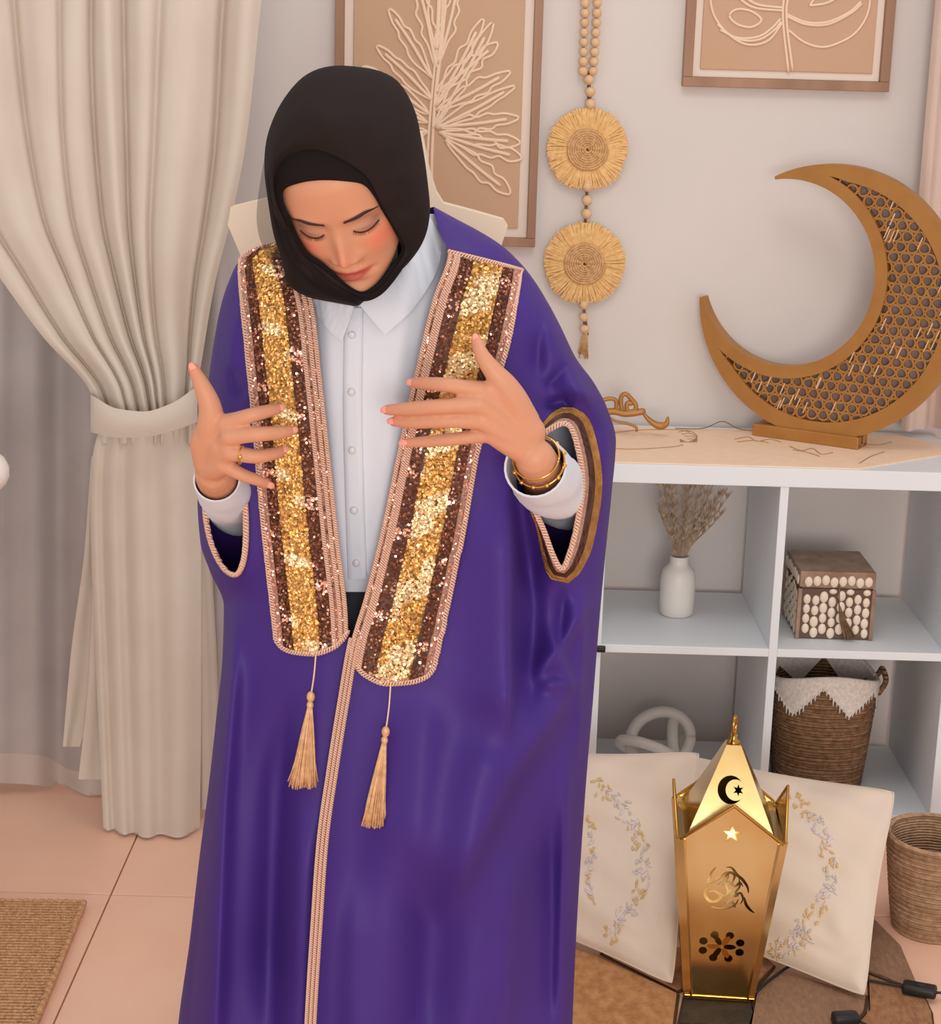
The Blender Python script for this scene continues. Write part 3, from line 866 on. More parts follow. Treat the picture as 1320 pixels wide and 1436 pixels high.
# ---------------------------------------------------------------- pillows
def pillow(name, label, corners_px, ys, thick, motifs, mname='pillow'):
    """corners TL TR BR BL in pixels with depths; the seam plane is spanned between them"""
    c = [P(p[0], p[1], y) for p, y in zip(corners_px[:2], ys)] + [PZ(p[0], p[1], .016) for p in corners_px[2:]]
    n = 64
    u = np.linspace(-1, 1, n); U, W = np.meshgrid(u, u)
    S, T_ = (U + 1) / 2, (W + 1) / 2                    # T 0 top
    pin = 1 - .055 * (1 - W ** 2) ; pin2 = 1 - .055 * (1 - U ** 2)
    cr = 1 - .035 * (np.abs(U) * np.abs(W)) ** 6
    Sp = .5 + (S - .5) * pin * cr; Tp = .5 + (T_ - .5) * pin2 * cr
    seam = ((1 - Sp) * (1 - Tp))[..., None] * c[0] + (Sp * (1 - Tp))[..., None] * c[1] + (Sp * Tp)[..., None] * c[2] + ((1 - Sp) * Tp)[..., None] * c[3]
    nn = np.cross(c[1] - c[0], c[3] - c[0]); nn /= np.linalg.norm(nn)
    if nn[1] > 0: nn = -nn
    t = thick * ((1 - np.abs(U) ** 2.6) * (1 - np.abs(W) ** 2.6)) ** .55
    wr = .004 * np.sin(U * 9 + W * 5) * (np.abs(U) ** 3 + np.abs(W) ** 3) + .003 * np.sin(W * 13 - U * 4)
    wr = wr * 1.5 + .012 * np.exp(-((U - .78) / .12) ** 2 - ((W - .55) / .10) ** 2) - .010 * np.exp(-((U - .6) / .25) ** 2 - ((W - .78) / .07) ** 2)
    base_ = (c[2] + c[3]) / 2; base_[2] = 0
    th = thing(name, base_, label, 'pillow', 'embroidered pillows')
    F = seam + nn * (t + wr * (1 - np.maximum(np.abs(U), np.abs(W)) ** 8))[..., None]
    B = seam - nn * (t * .9)[..., None]
    F[..., 2] = np.maximum(F[..., 2], .010); B[..., 2] = np.maximum(B[..., 2], .010)
    m = MB(); m.grid(F); m.grid(B); cov = obj('cover', m, mname, th)
    m = MB(); ed = np.vstack([seam[0], seam[1:, -1], seam[-1, ::-1][1:], seam[::-1, 0][1:-1]]); ed[:, 2] = np.maximum(ed[:, 2], .012)
    m.tube(np.vstack([ed, ed[:1]]), .0016, 6); obj('seam_edge', m, mname, th)
    fq = (F - _C) @ _M; fpx = CX - fq[..., 0] / fq[..., 2] * FPX; fpy = CY + fq[..., 1] / fq[..., 2] * FPX
    def surf(px, py):
        d2 = (fpx - px) ** 2 + (fpy - py) ** 2; k = np.argpartition(d2.ravel(), 6)[:6]; w_ = 1 / (d2.ravel()[k] + 1.0)
        return (F.reshape(-1, 3)[k] * w_[:, None]).sum(0) / w_.sum() + nn * .0010
    for mn, items in motifs.items():
        m = MB()
        for (px, py, ang, ln, wd) in items:
            p = surf(px, py); e = 1e-3
            ax = surf(px + 9 * math.cos(ang), py + 9 * math.sin(ang)) - p; ax /= np.linalg.norm(ax)
            ay = np.cross(nn, ax)
            k = np.linspace(0, 2 * np.pi, 10, endpoint=False)
            s_ = 1 / 870
            ring_ = p + nn * .0005 + np.cos(k)[:, None] * ax * ln * s_ + np.sin(k)[:, None] * ay * wd * s_
            m.loft(np.array([ring_ - nn * .004, ring_ + nn * .0012, p + (ring_ - p) * .5 + nn * .002]))
        obj('embroidery', m, mn, th, kind='stuff')
    return th
def garland(pts, n, seed, spread=11):
    r = random.Random(seed); out = {'thread_gold': [], 'thread_grey': [], 'thread_lilac': []}
    q = spl(pts, n)
    for i in range(n):
        d = q[min(i + 1, n - 1)] - q[max(i - 1, 0)]; a = math.atan2(d[1], d[0])
        zone = (i / n * 3.3) % 1
        mn = 'thread_gold' if zone < .33 else ('thread_grey' if zone < .7 else 'thread_lilac')
        for k in range(3):
            out[mn].append((q[i][0] + r.uniform(-spread, spread), q[i][1] + r.uniform(-spread, spread), a + r.uniform(-1.2, 1.2), r.uniform(2.8, 5.8), r.uniform(1.0, 2.0)))
    return out
def merge(*ds):
    o = {}
    for d in ds:
        for k, v in d.items(): o.setdefault(k, []).extend(v)
    return o
pillow('pillow', 'cream pillow embroidered with flowers, between the lantern and the straw basket',
       [(955, 1056), (1260, 1108), (1216, 1402), (925, 1296)], (3.26, 3.02), .050,
       merge(garland([(1112, 1125), (1145, 1150), (1163, 1195), (1162, 1245), (1140, 1285), (1110, 1325), (1080, 1335)], 44, 5), garland([(1090, 1340), (1120, 1322), (1132, 1330)], 6, 9)))
pillow('pillow', 'cream pillow embroidered with flowers, between the purple robe and the lantern',
       [(720, 1050), (985, 1052), (946, 1386), (700, 1282)], (3.22, 3.10), .044,
       merge(garland([(842, 1100), (872, 1130), (893, 1170), (902, 1215), (895, 1260), (868, 1290), (856, 1320)], 40, 11), garland([(826, 1150), (834, 1190), (824, 1230), (832, 1262)], 12, 12, 5)))

# ---------------------------------------------------------------- gold lantern
lb = PZ(1006, 1379, 0.009)
lyaw = R(-4)
lan = thing('lantern', lb, 'tall gold metal lantern with pierced crescent and script in front of pillows', 'lantern')
LU = np.array([math.cos(lyaw), math.sin(lyaw), 0]); LF = np.array([math.sin(lyaw), -math.cos(lyaw), 0])
B0, B1, HE, HA, HR = .056, .088, .305, .370, .442
def face_frame(k):
    a = lyaw + k * math.pi / 2
    u = np.array([math.cos(a), math.sin(a), 0]); n = np.array([math.sin(a), -math.cos(a), 0]); return u, n
lean = (B1 - B0) / HE
fr_front = None
for k in range(4):
    u, n = face_frame(k)
    o = lb + n * B0
    v = np.array([0, 0, 1.0]) + n * lean
    nn = nrmz(np.cross(u, v)); nn = nn if nn @ n > 0 else -nn
    ins = .010
    poly = [(-B0 + ins, 0), (B0 - ins, 0), (B1 - ins * .6, HE), (0, HA), (-B1 + ins * .6, HE)]
    m = MB(); m.plate(poly, o - nn * .0005, u, v, nn, .001)
    pan = obj('front_panel' if k == 0 else 'side_panel', m, 'lantern_gold', lan, smooth=False)
    # raised edge along the gable and a base line
    m = MB()
    for a_, b_ in ((poly[2], poly[3]), (poly[3], poly[4])):
        A_ = o + a_[0] * u + a_[1] * v; B_ = o + b_[0] * u + b_[1] * v
        m.tube(np.array([A_, B_]), .0028, 6, True)
    obj('gable_edge', m, 'lantern_edge', pan)
    if k == 0: fr_front = (o, u, v, nn, pan)
    # corner strips
    u2, n2 = face_frame(k + 1)
    c0_ = lb + (n + n2) * (B0 - .004); c1_ = lb + (n + n2) * (B1 - .004) + np.array([0, 0, HE])
    dn = nrmz(n + n2); tu = np.cross([0, 0, 1.0], dn)
    m = MB()
    m.add([c0_ - tu * .009 + dn * .002, c0_ + tu * .009 + dn * .002, c1_ + tu * .010 + dn * .002, c1_ - tu * .010 + dn * .002,
           c0_ - tu * .009 - dn * .006, c0_ + tu * .009 - dn * .006, c1_ + tu * .010 - dn * .006, c1_ - tu * .010 - dn * .006],
          [(0, 1, 2, 3), (7, 6, 5, 4), (0, 4, 5, 1), (1, 5, 6, 2), (2, 6, 7, 3), (3, 7, 4, 0)])
    obj('corner_strip', m, 'lantern_gold', lan, smooth=False)
m = MB(); rot = Matrix.Rotation(lyaw, 3, 'Z')
m.box(tuple(lb + [0, 0, .004]), (B0 * 2 + .006, B0 * 2 + .006, .008), rot, .001); obj('base_plate', m, 'lantern_edge', lan, smooth=False)
# roof pyramid
m = MB(); rb_ = B1 - .014; rz = HE - .006; ap = .012
lo = [lb + LU * sx_ * rb_ + LF * sy_ * rb_ + [0, 0, rz] for sx_, sy_ in ((-1, 1), (1, 1), (1, -1), (-1, -1))]
hi = [lb + LU * sx_ * ap + LF * sy_ * ap + [0, 0, HR] for sx_, sy_ in ((-1, 1), (1, 1), (1, -1), (-1, -1))]
m.add(lo + hi, [(0, 1, 5, 4), (1, 2, 6, 5), (2, 3, 7, 6), (3, 0, 4, 7), (4, 5, 6, 7)])
roof = obj('roof', m, 'lantern_gold', lan, smooth=False)
m = MB(); m.box(tuple(lb + [0, 0, rz - .0015]), (B1 * 2 - .006, B1 * 2 - .006, .0015), Matrix.Rotation(lyaw, 3, 'Z')); obj('roof_light_block', m, 'lantern_gold', lan, smooth=False)  # hidden plate added to block light and keep the lantern body dark inside
m = MB(); m.lathe([(.0, .0), (.012, .0), (.009, .006), (.005, .01), (.007, .016), (.0, .018)], lb + [0, 0, HR - .001], 16); obj('finial', m, 'lantern_edge', lan)
m = MB(); a = np.linspace(0, 2 * np.pi, 25); cc = lb + [0, 0, HR + .030]
m.tube(cc + np.cos(a)[:, None] * np.array([.35, .94, 0]) * .010 + np.sin(a)[:, None] * np.array([0, 0, 1.]) * .016, .0028, 8); obj('hanging_ring', m, 'lantern_edge', lan)
# pierced marks on the roof front
ro_o = (lo[0] + lo[1]) / 2; rv = (hi[0] + hi[1]) / 2 - ro_o; rv = rv / rv[2]; rn = nrmz(np.cross(LU, rv)); rn = rn if rn @ LF > 0 else -rn
def arc(c, r, a0, a1, n): t = np.linspace(a0, a1, n); return np.stack([c[0] + r * np.cos(t), c[1] + r * np.sin(t)], 1)
def crescent(mb, c, r, o, u, v, n, th):
    a = arc(c, r, R(38), R(322), 36); b = arc((c[0] + r * .36, c[1]), r * .74, R(52), R(308), 36)
    w = lambda p, d: o + p[:, :1] * u + p[:, 1:] * v + n * d
    mb.loft(np.transpose(np.array([w(a, 0), w(a, th), w(b, th), w(b, 0)]), (1, 0, 2)))
def star(c, r, n=6, inner=.45, rot=0):
    return np.array([(c[0] + (r if i % 2 == 0 else r * inner) * math.sin(i * math.pi / n + rot), c[1] + (r if i % 2 == 0 else r * inner) * math.cos(i * math.pi / n + rot)) for i in range(2 * n)])
mc_ = (-.003, .076)
cut_roof = MB(); crescent(cut_roof, mc_, .0215, ro_o - rn * .008, LU, rv, rn, .016)
cut_roof.plate(star((mc_[0] + .0125, mc_[1]), .0095), ro_o - rn * .008, LU, rv, rn, .016)
cut_pan = MB()
def hole(poly): cut_pan.plate(poly, o - nn * .008, u, v, nn, .016)
o, u, v, nn, pan = fr_front
def mark(name, poly, mt): m = MB(); m.plate(poly, o + nn * .0004, u, v, nn, .0008); obj(name, m, mt, pan, smooth=False)
hole(star((0, .318), .0165, 5, .42))
ctr = (-.003, .105)
for k in range(8):
    a = k * math.pi / 4 + .4
    p = (ctr[0] + .033 * math.cos(a), ctr[1] + .024 * math.sin(a))
    rr_ = .0072
    hole(arc(p, rr_, 0, 2 * math.pi * .92, 10))
for k in range(6):
    a = k * math.pi / 3
    p = np.array(ctr) + np.array([math.cos(a), math.sin(a)]) * .0135
    pts = [(p[0] + .0105 * math.cos(t) * math.cos(a) - .005 * math.sin(t) * math.sin(a), p[1] + .0105 * math.cos(t) * math.sin(a) + .005 * math.sin(t) * math.cos(a)) for t in np.linspace(0, 2 * math.pi, 12, endpoint=False)]
    if k % 2: mark('flower_petal', pts, 'lantern_edge')
    else: hole(pts)
# script: brush strokes with swelling width
def brush(pts, w):
    q = spl(pts, 22); d = np.gradient(q, axis=0); d /= np.linalg.norm(d, axis=1)[:, None] + 1e-9
    nr = np.stack([-d[:, 1], d[:, 0]], 1); ww = w * (.25 + .75 * np.sin(np.linspace(0, np.pi, 22)) ** .8)
    return np.vstack([q + nr * ww[:, None], (q - nr * ww[:, None])[::-1]])
def sc(zx, zy):      # zoomed tracing of the script, to panel coordinates
    return ((zx - 300) / 3.22 / 838, .218 - (zy - 810) / 3.22 / 800)
script = [([(240, 712), (222, 740), (215, 775), (205, 800)], .0016), ([(205, 770), (215, 790), (250, 770), (290, 730)], .0017), ([(205, 820), (200, 850), (225, 880), (260, 875), (270, 850), (240, 830), (215, 840)], .0024),
          ([(250, 800), (275, 770), (300, 735), (325, 750), (315, 790)], .0019), ([(285, 710), (310, 712), (335, 745), (360, 765), (385, 800), (392, 830)], .0021), ([(270, 800), (300, 780), (330, 800), (350, 780), (365, 800)], .0018),
          ([(255, 830), (290, 850), (310, 820), (330, 850), (355, 830), (370, 860), (360, 885)], .0020), ([(230, 905), (270, 915), (310, 905), (340, 885), (350, 860)], .0018), ([(285, 880), (305, 885), (320, 870), (340, 905)], .0018),
          ([(375, 850), (385, 885), (405, 910), (425, 925)], .0020), ([(345, 760), (350, 800), (335, 830), (350, 850)], .0015), ([(300, 745), (290, 790), (300, 830), (285, 860)], .0015)]
for pts, w in script: hole(brush([sc(*p) for p in pts], w * 1.3))
def pierce(target, cutter, shell=0.0):
    c = obj('cutter_tmp', cutter, 'lantern_gold', smooth=False)
    c.location = tuple(-BASE[target.name])          # same space as the target's mesh
    t = bpy.data.objects.new('pierce_tmp', target.data); COL.objects.link(t)
    if shell:
        s_ = t.modifiers.new('shell', 'SOLIDIFY'); s_.thickness = shell; s_.offset = -1
    b_ = t.modifiers.new('cut', 'BOOLEAN'); b_.operation = 'DIFFERENCE'; b_.solver = 'EXACT'; b_.use_self = True; b_.object = c
    dg_ = bpy.context.evaluated_depsgraph_get(); dg_.update()
    new = bpy.data.meshes.new_from_object(t.evaluated_get(dg_))
    new.materials.clear(); new.materials.append(MATS['lantern_gold'])
    new.polygons.foreach_set('material_index', [0] * len(new.polygons))
    bpy.data.objects.remove(t); bpy.data.objects.remove(c)
    print('PIERCE', target.name, len(target.data.polygons), len(new.polygons))
    target.data = new
pierce(roof, cut_roof, .0015)
pierce(pan, cut_pan)

# ---------------------------------------------------------------- lamp cable with inline switch
pts = [(1060, 1392), (1085, 1370), (1120, 1352), (1170, 1366), (1215, 1374), (1268, 1384)]
sw0, sw1 = PZ(1266, 1383, .018), PZ(1314, 1392, .018)
cab = thing('lamp_cable', (sw0 + sw1) / 2 * [1, 1, 0] + [0, 0, .009], 'black cable with an inline switch lying beside the pillow', 'cable')
q = np.vstack([PZ(np.array([p[0] for p in pts], float), np.array([p[1] for p in pts], float), .012)]); q = spl(np.vstack([q, sw0]), 60)
q[:, 2] = .012
m = MB(); m.tube(q, .0026, 6); obj('cord', m, 'black_plastic', cab)
m = MB(); e = spl(np.vstack([sw1, sw1 + [.05, .02, -.006], sw1 + [.25, .12, -.006]]), 20); m.tube(e, .0026, 6); obj('cord', m, 'black_plastic', cab)
dr = nrmz(sw1 - sw0); L_ = np.linalg.norm(sw1 - sw0)
rotm = Matrix(((dr[0], -dr[1], 0), (dr[1], dr[0], 0), (0, 0, 1)))
m = MB(); m.box(tuple((sw0 + sw1) / 2), (L_, .028, .018), rotm, .005); sw = obj('switch_body', m, 'black_plastic', cab)
m = MB(); m.box(tuple((sw0 + sw1) / 2 + [0, 0, .009]), (.016, .010, .005), rotm, .001); obj('switch_button', m, 'black_plastic', sw)
pl = PZ(1185, 1438, .008)
t = thing('cable_plug', pl, 'small black plug lying on the patchwork rug', 'plug')
m = MB(); m.box(tuple(pl + [0, 0, .012]), (.045, .026, .022), Matrix.Rotation(.15, 3, 'Z'), .006); obj('plug_body', m, 'black_plastic', t)
m = MB(); m.tube(spl([pl + [.02, 0, .01], pl + [.05, -.02, .004], pl + [.1, -.08, .004]], 16), .0026, 6); obj('cord', m, 'black_plastic', t)

# ---------------------------------------------------------------- white chair at the left edge
ce = P(17, 659, 2.95)
ca = np.array([ce[0] - .30, 2.95, 0.018])
ch = thing('white_chair', ca, 'white moulded chair beside the sheer curtain, only its rounded arm showing', 'chair')
m = MB()
q = spl([ce + [-.036, -.02, 0], ce + [-.10, .10, -.002], ce + [-.20, .24, .0], ce + [-.32, .34, .03], ce + [-.48, .30, .02], ce + [-.60, .12, 0], ce + [-.60, -.05, 0]], 50)
m.tube(q, .037, 14, True); obj('arm_rail', m, 'white_plastic', ch)
m = MB(); low_ = np.array([ca + (p - ca) * [.72, .72, 0] + [0, .0, .44] for p in q]); m.grid(np.array([q, q * .5 + low_ * .5 + [0, .02, 0], low_])); 
obj('back_shell', m, 'white_plastic', ch)
m = MB(); m.lathe([(.0, .42), (.20, .42), (.235, .435), (.235, .452), (.19, .462), (.0, .455)], ca, 32); obj('seat', m, 'white_plastic', ch)
for sx_ in (-1, 1):
    for sy_ in (-1, 1):
        m = MB(); m.tube(np.array([ca + [sx_ * .12, sy_ * .12, .43], ca + [sx_ * .17, sy_ * .17, 0.0]]), [.016, .011], 10); obj('leg', m, 'wood', ch)

# ---------------------------------------------------------------- cream display bust on a stand, behind the person
YM = 2.78
poly = [(440, 178), (520, 174), (592, 184), (603, 240), (612, 268), (622, 284), (660, 294), (706, 307), (712, 316), (704, 340), (696, 420), (350, 420), (339, 354), (322, 314), (326, 289), (372, 278), (424, 262), (434, 220)]
bw = P(np.array([p[0] for p in poly], float), np.array([p[1] for p in poly], float), YM)
sb = np.array([bw[:, 0].mean(), YM, 0])
bust = thing('display_stand', sb, 'cream flat shoulder form on a pole standing behind the person', 'garment stand')
m = MB(); m.plate(bw[:, [0, 2]], (0, YM + .02, 0), (1, 0, 0), (0, 0, 1), (0, -1, 0), .04); obj('shoulder_form', m, 'cream_board', bust, smooth=False)
m = MB(); m.tube(np.array([sb + [0, 0, .02], sb + [0, 0, bw[:, 2].min() + .05]]), .014, 12); obj('pole', m, 'cream_board', bust)
m = MB(); m.lathe([(.0, 0), (.14, 0), (.145, .006), (.14, .016), (.02, .024), (.0, .024)], sb, 32); obj('base', m, 'cream_board', bust)
# ================================================================ the person
def proj(w):
    q = (np.asarray(w) - _C) @ _M
    return CX - q[..., 0] / q[..., 2] * FPX, CY + q[..., 1] / q[..., 2] * FPX
def seg_dist(px, py, line):
    """signed distance (pixels) to a polyline, sign by side, and position along it 0..1"""
    line = np.asarray(line, float); best = np.full(np.shape(px), 1e9); sg = np.zeros(np.shape(px)); tt = np.zeros(np.shape(px))
    for i in range(len(line) - 1):
        a, b = line[i], line[i + 1]; d = b - a; L2 = d @ d
        t = np.clip(((px - a[0]) * d[0] + (py - a[1]) * d[1]) / L2, 0, 1)
        dx_, dy_ = px - a[0] - t * d[0], py - a[1] - t * d[1]
        r = np.hypot(dx_, dy_); s_ = np.sign(d[0] * dy_ - d[1] * dx_)
        k = r < best
        best = np.where(k, r, best); sg = np.where(k, s_, sg); tt = np.where(k, (i + t) / (len(line) - 1), tt)
    return best * sg, tt
def inside(px, py, poly):
    poly = np.asarray(poly, float); c = np.zeros(np.shape(px), bool); j = len(poly) - 1
    for i in range(len(poly)):
        a, b = poly[i], poly[j]
        cond = ((a[1] > py) != (b[1] > py)) & (px < (b[0] - a[0]) * (py - a[1]) / (b[1] - a[1] + 1e-12) + a[0])
        c ^= cond; j = i
    return c

# ---- head in its own frame: x to the picture's right, y out of the face, z up
HS = 1.04
_hz = [-.115, -.110, -.098, -.082, -.062, -.040, -.018, 0, .03, .06, .085, .105, .116]
_hw = [.010, .021, .036, .048, .058, .065, .070, .072, .0725, .067, .054, .033, .010]
_hf = [.074, .083, .088, .0885, .089, .0905, .091, .090, .096, .094, .078, .047, .014]
_hb = [.040, .020, .000, -.022, -.050, -.068, -.082, -.090, -.097, -.095, -.080, -.050, -.016]
PEX = 2.35
def g(x, z, x0, z0, sx, sz): return np.exp(-((x - x0) / sx) ** 2 - ((z - z0) / sz) ** 2)
def feat(x, z):
    ax = np.abs(x)
    f = ip(z, [-.054, -.049, -.043, -.036, -.022, -.004, .012, .024], [0, .005, .017, .0225, .0155, .0085, .003, 0]) * np.exp(-(x / ip(z, [-.05, -.038, -.02, .02], [.0125, .0105, .0085, .009])) ** 2)
    f += .0075 * g(ax, z, .0135, -.041, .0055, .0060)
    f -= .0095 * g(ax, z, .031, .004, .015, .0095)
    f += .0075 * g(ax, z, .0315, -.001, .0115, .0075)
    f -= .0025 * g(ax, z, .032, -.012, .014, .004)
    f += .0035 * g(ax, z, .030, .020, .02, .007)
    f += .0045 * g(ax, z, .040, -.034, .017, .017)
    f += .0055 * g(x, z, 0, -.0655, .016, .0042) + .0015 * g(ax, z, .006, -.063, .005, .003)
    f += .0065 * g(x, z, 0, -.0765, .014, .0048)
    f -= .0040 * g(x, z, 0, -.0708, .021, .0020)
    f -= .0030 * g(ax, z, .025, -.070, .005, .006)
    f -= .0030 * g(x, z, 0, -.087, .013, .004)
    f += .0050 * g(x, z, 0, -.102, .014, .010)
    return f
def head_front(x, z):
    w, fr, bk = ip(z, _hz, _hw), ip(z, _hz, _hf), ip(z, _hz, _hb)
    c, d = (fr + bk) / 2, (fr - bk) / 2
    return c + d * np.clip(1 - np.abs(x / w) ** PEX, 0, 1) ** (1 / PEX) + feat(x, z)
TH, PS, RL = R(36), R(9), R(15)
F_ = np.array([0, -math.cos(TH), -math.sin(TH)]); U_ = np.array([0, -math.sin(TH), math.cos(TH)]); X_ = np.array([1.0, 0, 0])
Fy = math.cos(PS) * F_ - math.sin(PS) * X_; Xy = math.cos(PS) * X_ + math.sin(PS) * F_
def roll_(v): return np.array([v[0] * math.cos(RL) - v[2] * math.sin(RL), v[1], v[0] * math.sin(RL) + v[2] * math.cos(RL)])
HM = np.stack([roll_(Xy), roll_(Fy), roll_(U_) * .93], 1) * HS
HO_ = P(474, 325, 2.085) - HM @ np.array([0, .090, 0.0])
def head(p): return HO_ + np.asarray(p) @ HM.T
def to_head(w): return (np.asarray(w) - HO_) @ np.linalg.inv(HM).T
tz_ = np.linspace(0, 1, 150); zz_ = -.115 + .231 * (tz_ - .06 * np.sin(2 * np.pi * tz_) / 1.0)
ta = np.linspace(0, 2 * np.pi, 150, endpoint=False); aa_ = ta - .42 * np.sin(ta)
HG = np.zeros((150, 150, 3))
for i, z in enumerate(zz_):
    w, fr, bk = float(ip(z, _hz, _hw)), float(ip(z, _hz, _hf)), float(ip(z, _hz, _hb))
    sn, cs = np.sin(aa_), np.cos(aa_)
    x = w * np.sign(sn) * np.abs(sn) ** (2 / PEX); y = (fr + bk) / 2 + (fr - bk) / 2 * np.sign(cs) * np.abs(cs) ** (2 / PEX)
    y = y + np.where(cs > 0, feat(x, np.full_like(x, z)) * np.clip(cs * 3, 0, 1), 0)
    HG[i] = np.stack([x, y, np.full_like(x, z)], 1)
HW = head(HG)
hpx, hpy = proj(HW)
def head_depth(px, py, rad=7):
    out = []
    for a, b in zip(np.ravel(px), np.ravel(py)):
        d = np.hypot(hpx - a, hpy - b); k = d < rad
        out.append(HW[..., 1][k].min() if k.any() else HW.reshape(-1, 3)[np.argmin(d)][1])
    return np.array(out).reshape(np.shape(px))

# ---- body: overlapping closed tubes, fused into one skin
body = MB()
body.loft(HW)
def limb(pts, rad, n=24, segs=16):
    """pts: (px, py, Y)"""
    a = np.asarray(pts, float); w = P(a[:, 0], a[:, 1], a[:, 2]); q = spl(w, n)
    r = ip(np.linspace(0, 1, n), np.linspace(0, 1, len(rad)), rad)
    body.tube(q, r, segs, True); return q
limb([(508, 480, 2.34), (505, 420, 2.305), (498, 385, 2.26), (480, 330, 2.20)], [.056, .046, .044, .050])
limb([(518, 440, 2.34), (518, 560, 2.325), (515, 700, 2.335), (512, 860, 2.34), (512, 930, 2.34)], [.07, .112, .095, .115, .115])
limb([(380, 408, 2.335), (450, 398, 2.33), (590, 396, 2.33), (680, 398, 2.335)], [.045, .05, .05, .045])
for (hx, fx) in ((462, 430), (562, 600)):
    hip = P(hx, 930, 2.34); ft = P(fx, 1668, 2.34)
    kn_ = (hip + ft) / 2 + [0, -.02, .0]; kn_[2] = .44
    q = spl([hip, kn_, [ft[0], ft[1] + .01, .09]], 30); body.tube(q, ip(np.linspace(0, 1, 30), [0, .3, .5, .7, 1], [.085, .068, .052, .050, .032]), 16, True)
    body.tube(spl([[ft[0], ft[1] + .04, .035], [ft[0], ft[1] - .06, .034], [ft[0], ft[1] - .16, .020]], 14), [.033] * 5 + [.034] * 4 + [.030, .028, .026, .022, .018], 14, True)
# arms
limb([(372, 412, 2.335), (345, 570, 2.35), (330, 712, 2.345)], [.044, .037, .033])
limb([(330, 712, 2.345), (316, 694, 2.22), (300, 664, 2.105)], [.034, .030, .0235])
limb([(690, 405, 2.335), (750, 560, 2.36), (796, 700, 2.345)], [.044, .037, .033])
limb([(792, 698, 2.345), (772, 679, 2.20), (750, 642, 2.075)], [.034, .030, .0245])
# picture-right hand
def finger(pts, rad): return limb(pts, [r * 1.09 for r in rad], 26, 12)
TIPS = []
def hand(wrist, mcps, fingers, thumb, extra):
    for mcp in mcps:
        limb([wrist(mcp), mcp], [.0165, .0150, .0112], 12, 12)
    for mcp, fg in zip(mcps, fingers):
        q = finger([mcp] + fg[0], fg[1]); TIPS.append((q[-1], q[-1] - q[-4]))
    q = finger(thumb[0], thumb[1]); TIPS.append((q[-1], q[-1] - q[-4]))
    for e in extra: limb(e[0], e[1], 14, 12)
hand(lambda m: (745 + (m[0] - 672) * .2, 622 + (m[1] - 578) * .55, 2.072),
     [(674, 547, 2.048), (672, 567, 2.044), (676, 590, 2.048), (688, 609, 2.056)],
     [([(628, 540, 2.050), (600, 538, 2.064), (579, 537, 2.080)], [.0105, .0084, .0080, .0074, .0058]),
      ([(618, 570, 2.046), (578, 573, 2.058), (543, 575, 2.076)], [.0108, .0088, .0084, .0077, .0060]),
      ([(622, 590, 2.052), (584, 592, 2.064), (552, 591, 2.080)], [.0105, .0086, .0080, .0074, .0058]),
      ([(635, 616, 2.060), (602, 619, 2.070), (568, 621, 2.082)], [.0095, .0078, .0072, .0066, .0052])],
     ([(738, 592, 2.068), (712, 545, 2.052), (692, 521, 2.048), (676, 498, 2.050), (668, 477, 2.060)], [.016, .0155, .0128, .0094, .0062]),
     [([(745, 605, 2.07), (710, 560, 2.056), (690, 545, 2.050)], [.018, .016, .011]), ([(738, 630, 2.072), (705, 608, 2.060)], [.017, .012])])
hand(lambda m: (296 + (m[0] - 320) * .3, 652 + (m[1] - 622) * .2, 2.095),
     [(316, 594, 2.056), (322, 612, 2.050), (322, 634, 2.054), (314, 652, 2.064)],
     [([(350, 583, 2.048), (374, 577, 2.060), (391, 573, 2.076)], [.0108, .0088, .0082, .0074, .0058]),
      ([(360, 609, 2.044), (388, 607, 2.056), (409, 604, 2.074)], [.0110, .0090, .0084, .0076, .0058]),
      ([(358, 640, 2.050), (380, 637, 2.062), (396, 632, 2.078)], [.0106, .0088, .0080, .0072, .0056]),
      ([(340, 666, 2.064), (360, 673, 2.072), (376, 679, 2.084)], [.0096, .0080, .0072, .0066, .0052])],
     ([(292, 622, 2.080), (296, 592, 2.066), (294, 568, 2.060), (284, 542, 2.058), (271, 516, 2.062)], [.0165, .0160, .0130, .0098, .0060]),
     [([(290, 648, 2.092), (286, 618, 2.078), (298, 592, 2.066)], [.017, .0165, .013]), ([(300, 655, 2.095), (310, 625, 2.066)], [.020, .016])])

fb_ = P(515, 1668, 2.34); PB = np.array([fb_[0], 2.34, 0.0])
tmp = obj('body_tmp', body, 'skin')
md = tmp.modifiers.new('fuse', 'REMESH'); md.mode = 'VOXEL'; md.voxel_size = 0.0022
ms = tmp.modifiers.new('soft', 'SMOOTH'); ms.factor = 0.5; ms.iterations = 4
dg = bpy.context.evaluated_depsgraph_get(); dg.update()
me = bpy.data.meshes.new_from_object(tmp.evaluated_get(dg))
bpy.data.objects.remove(tmp)
nv = len(me.vertices); co = np.zeros(nv * 3); me.vertices.foreach_get('co', co); co = co.reshape(-1, 3)
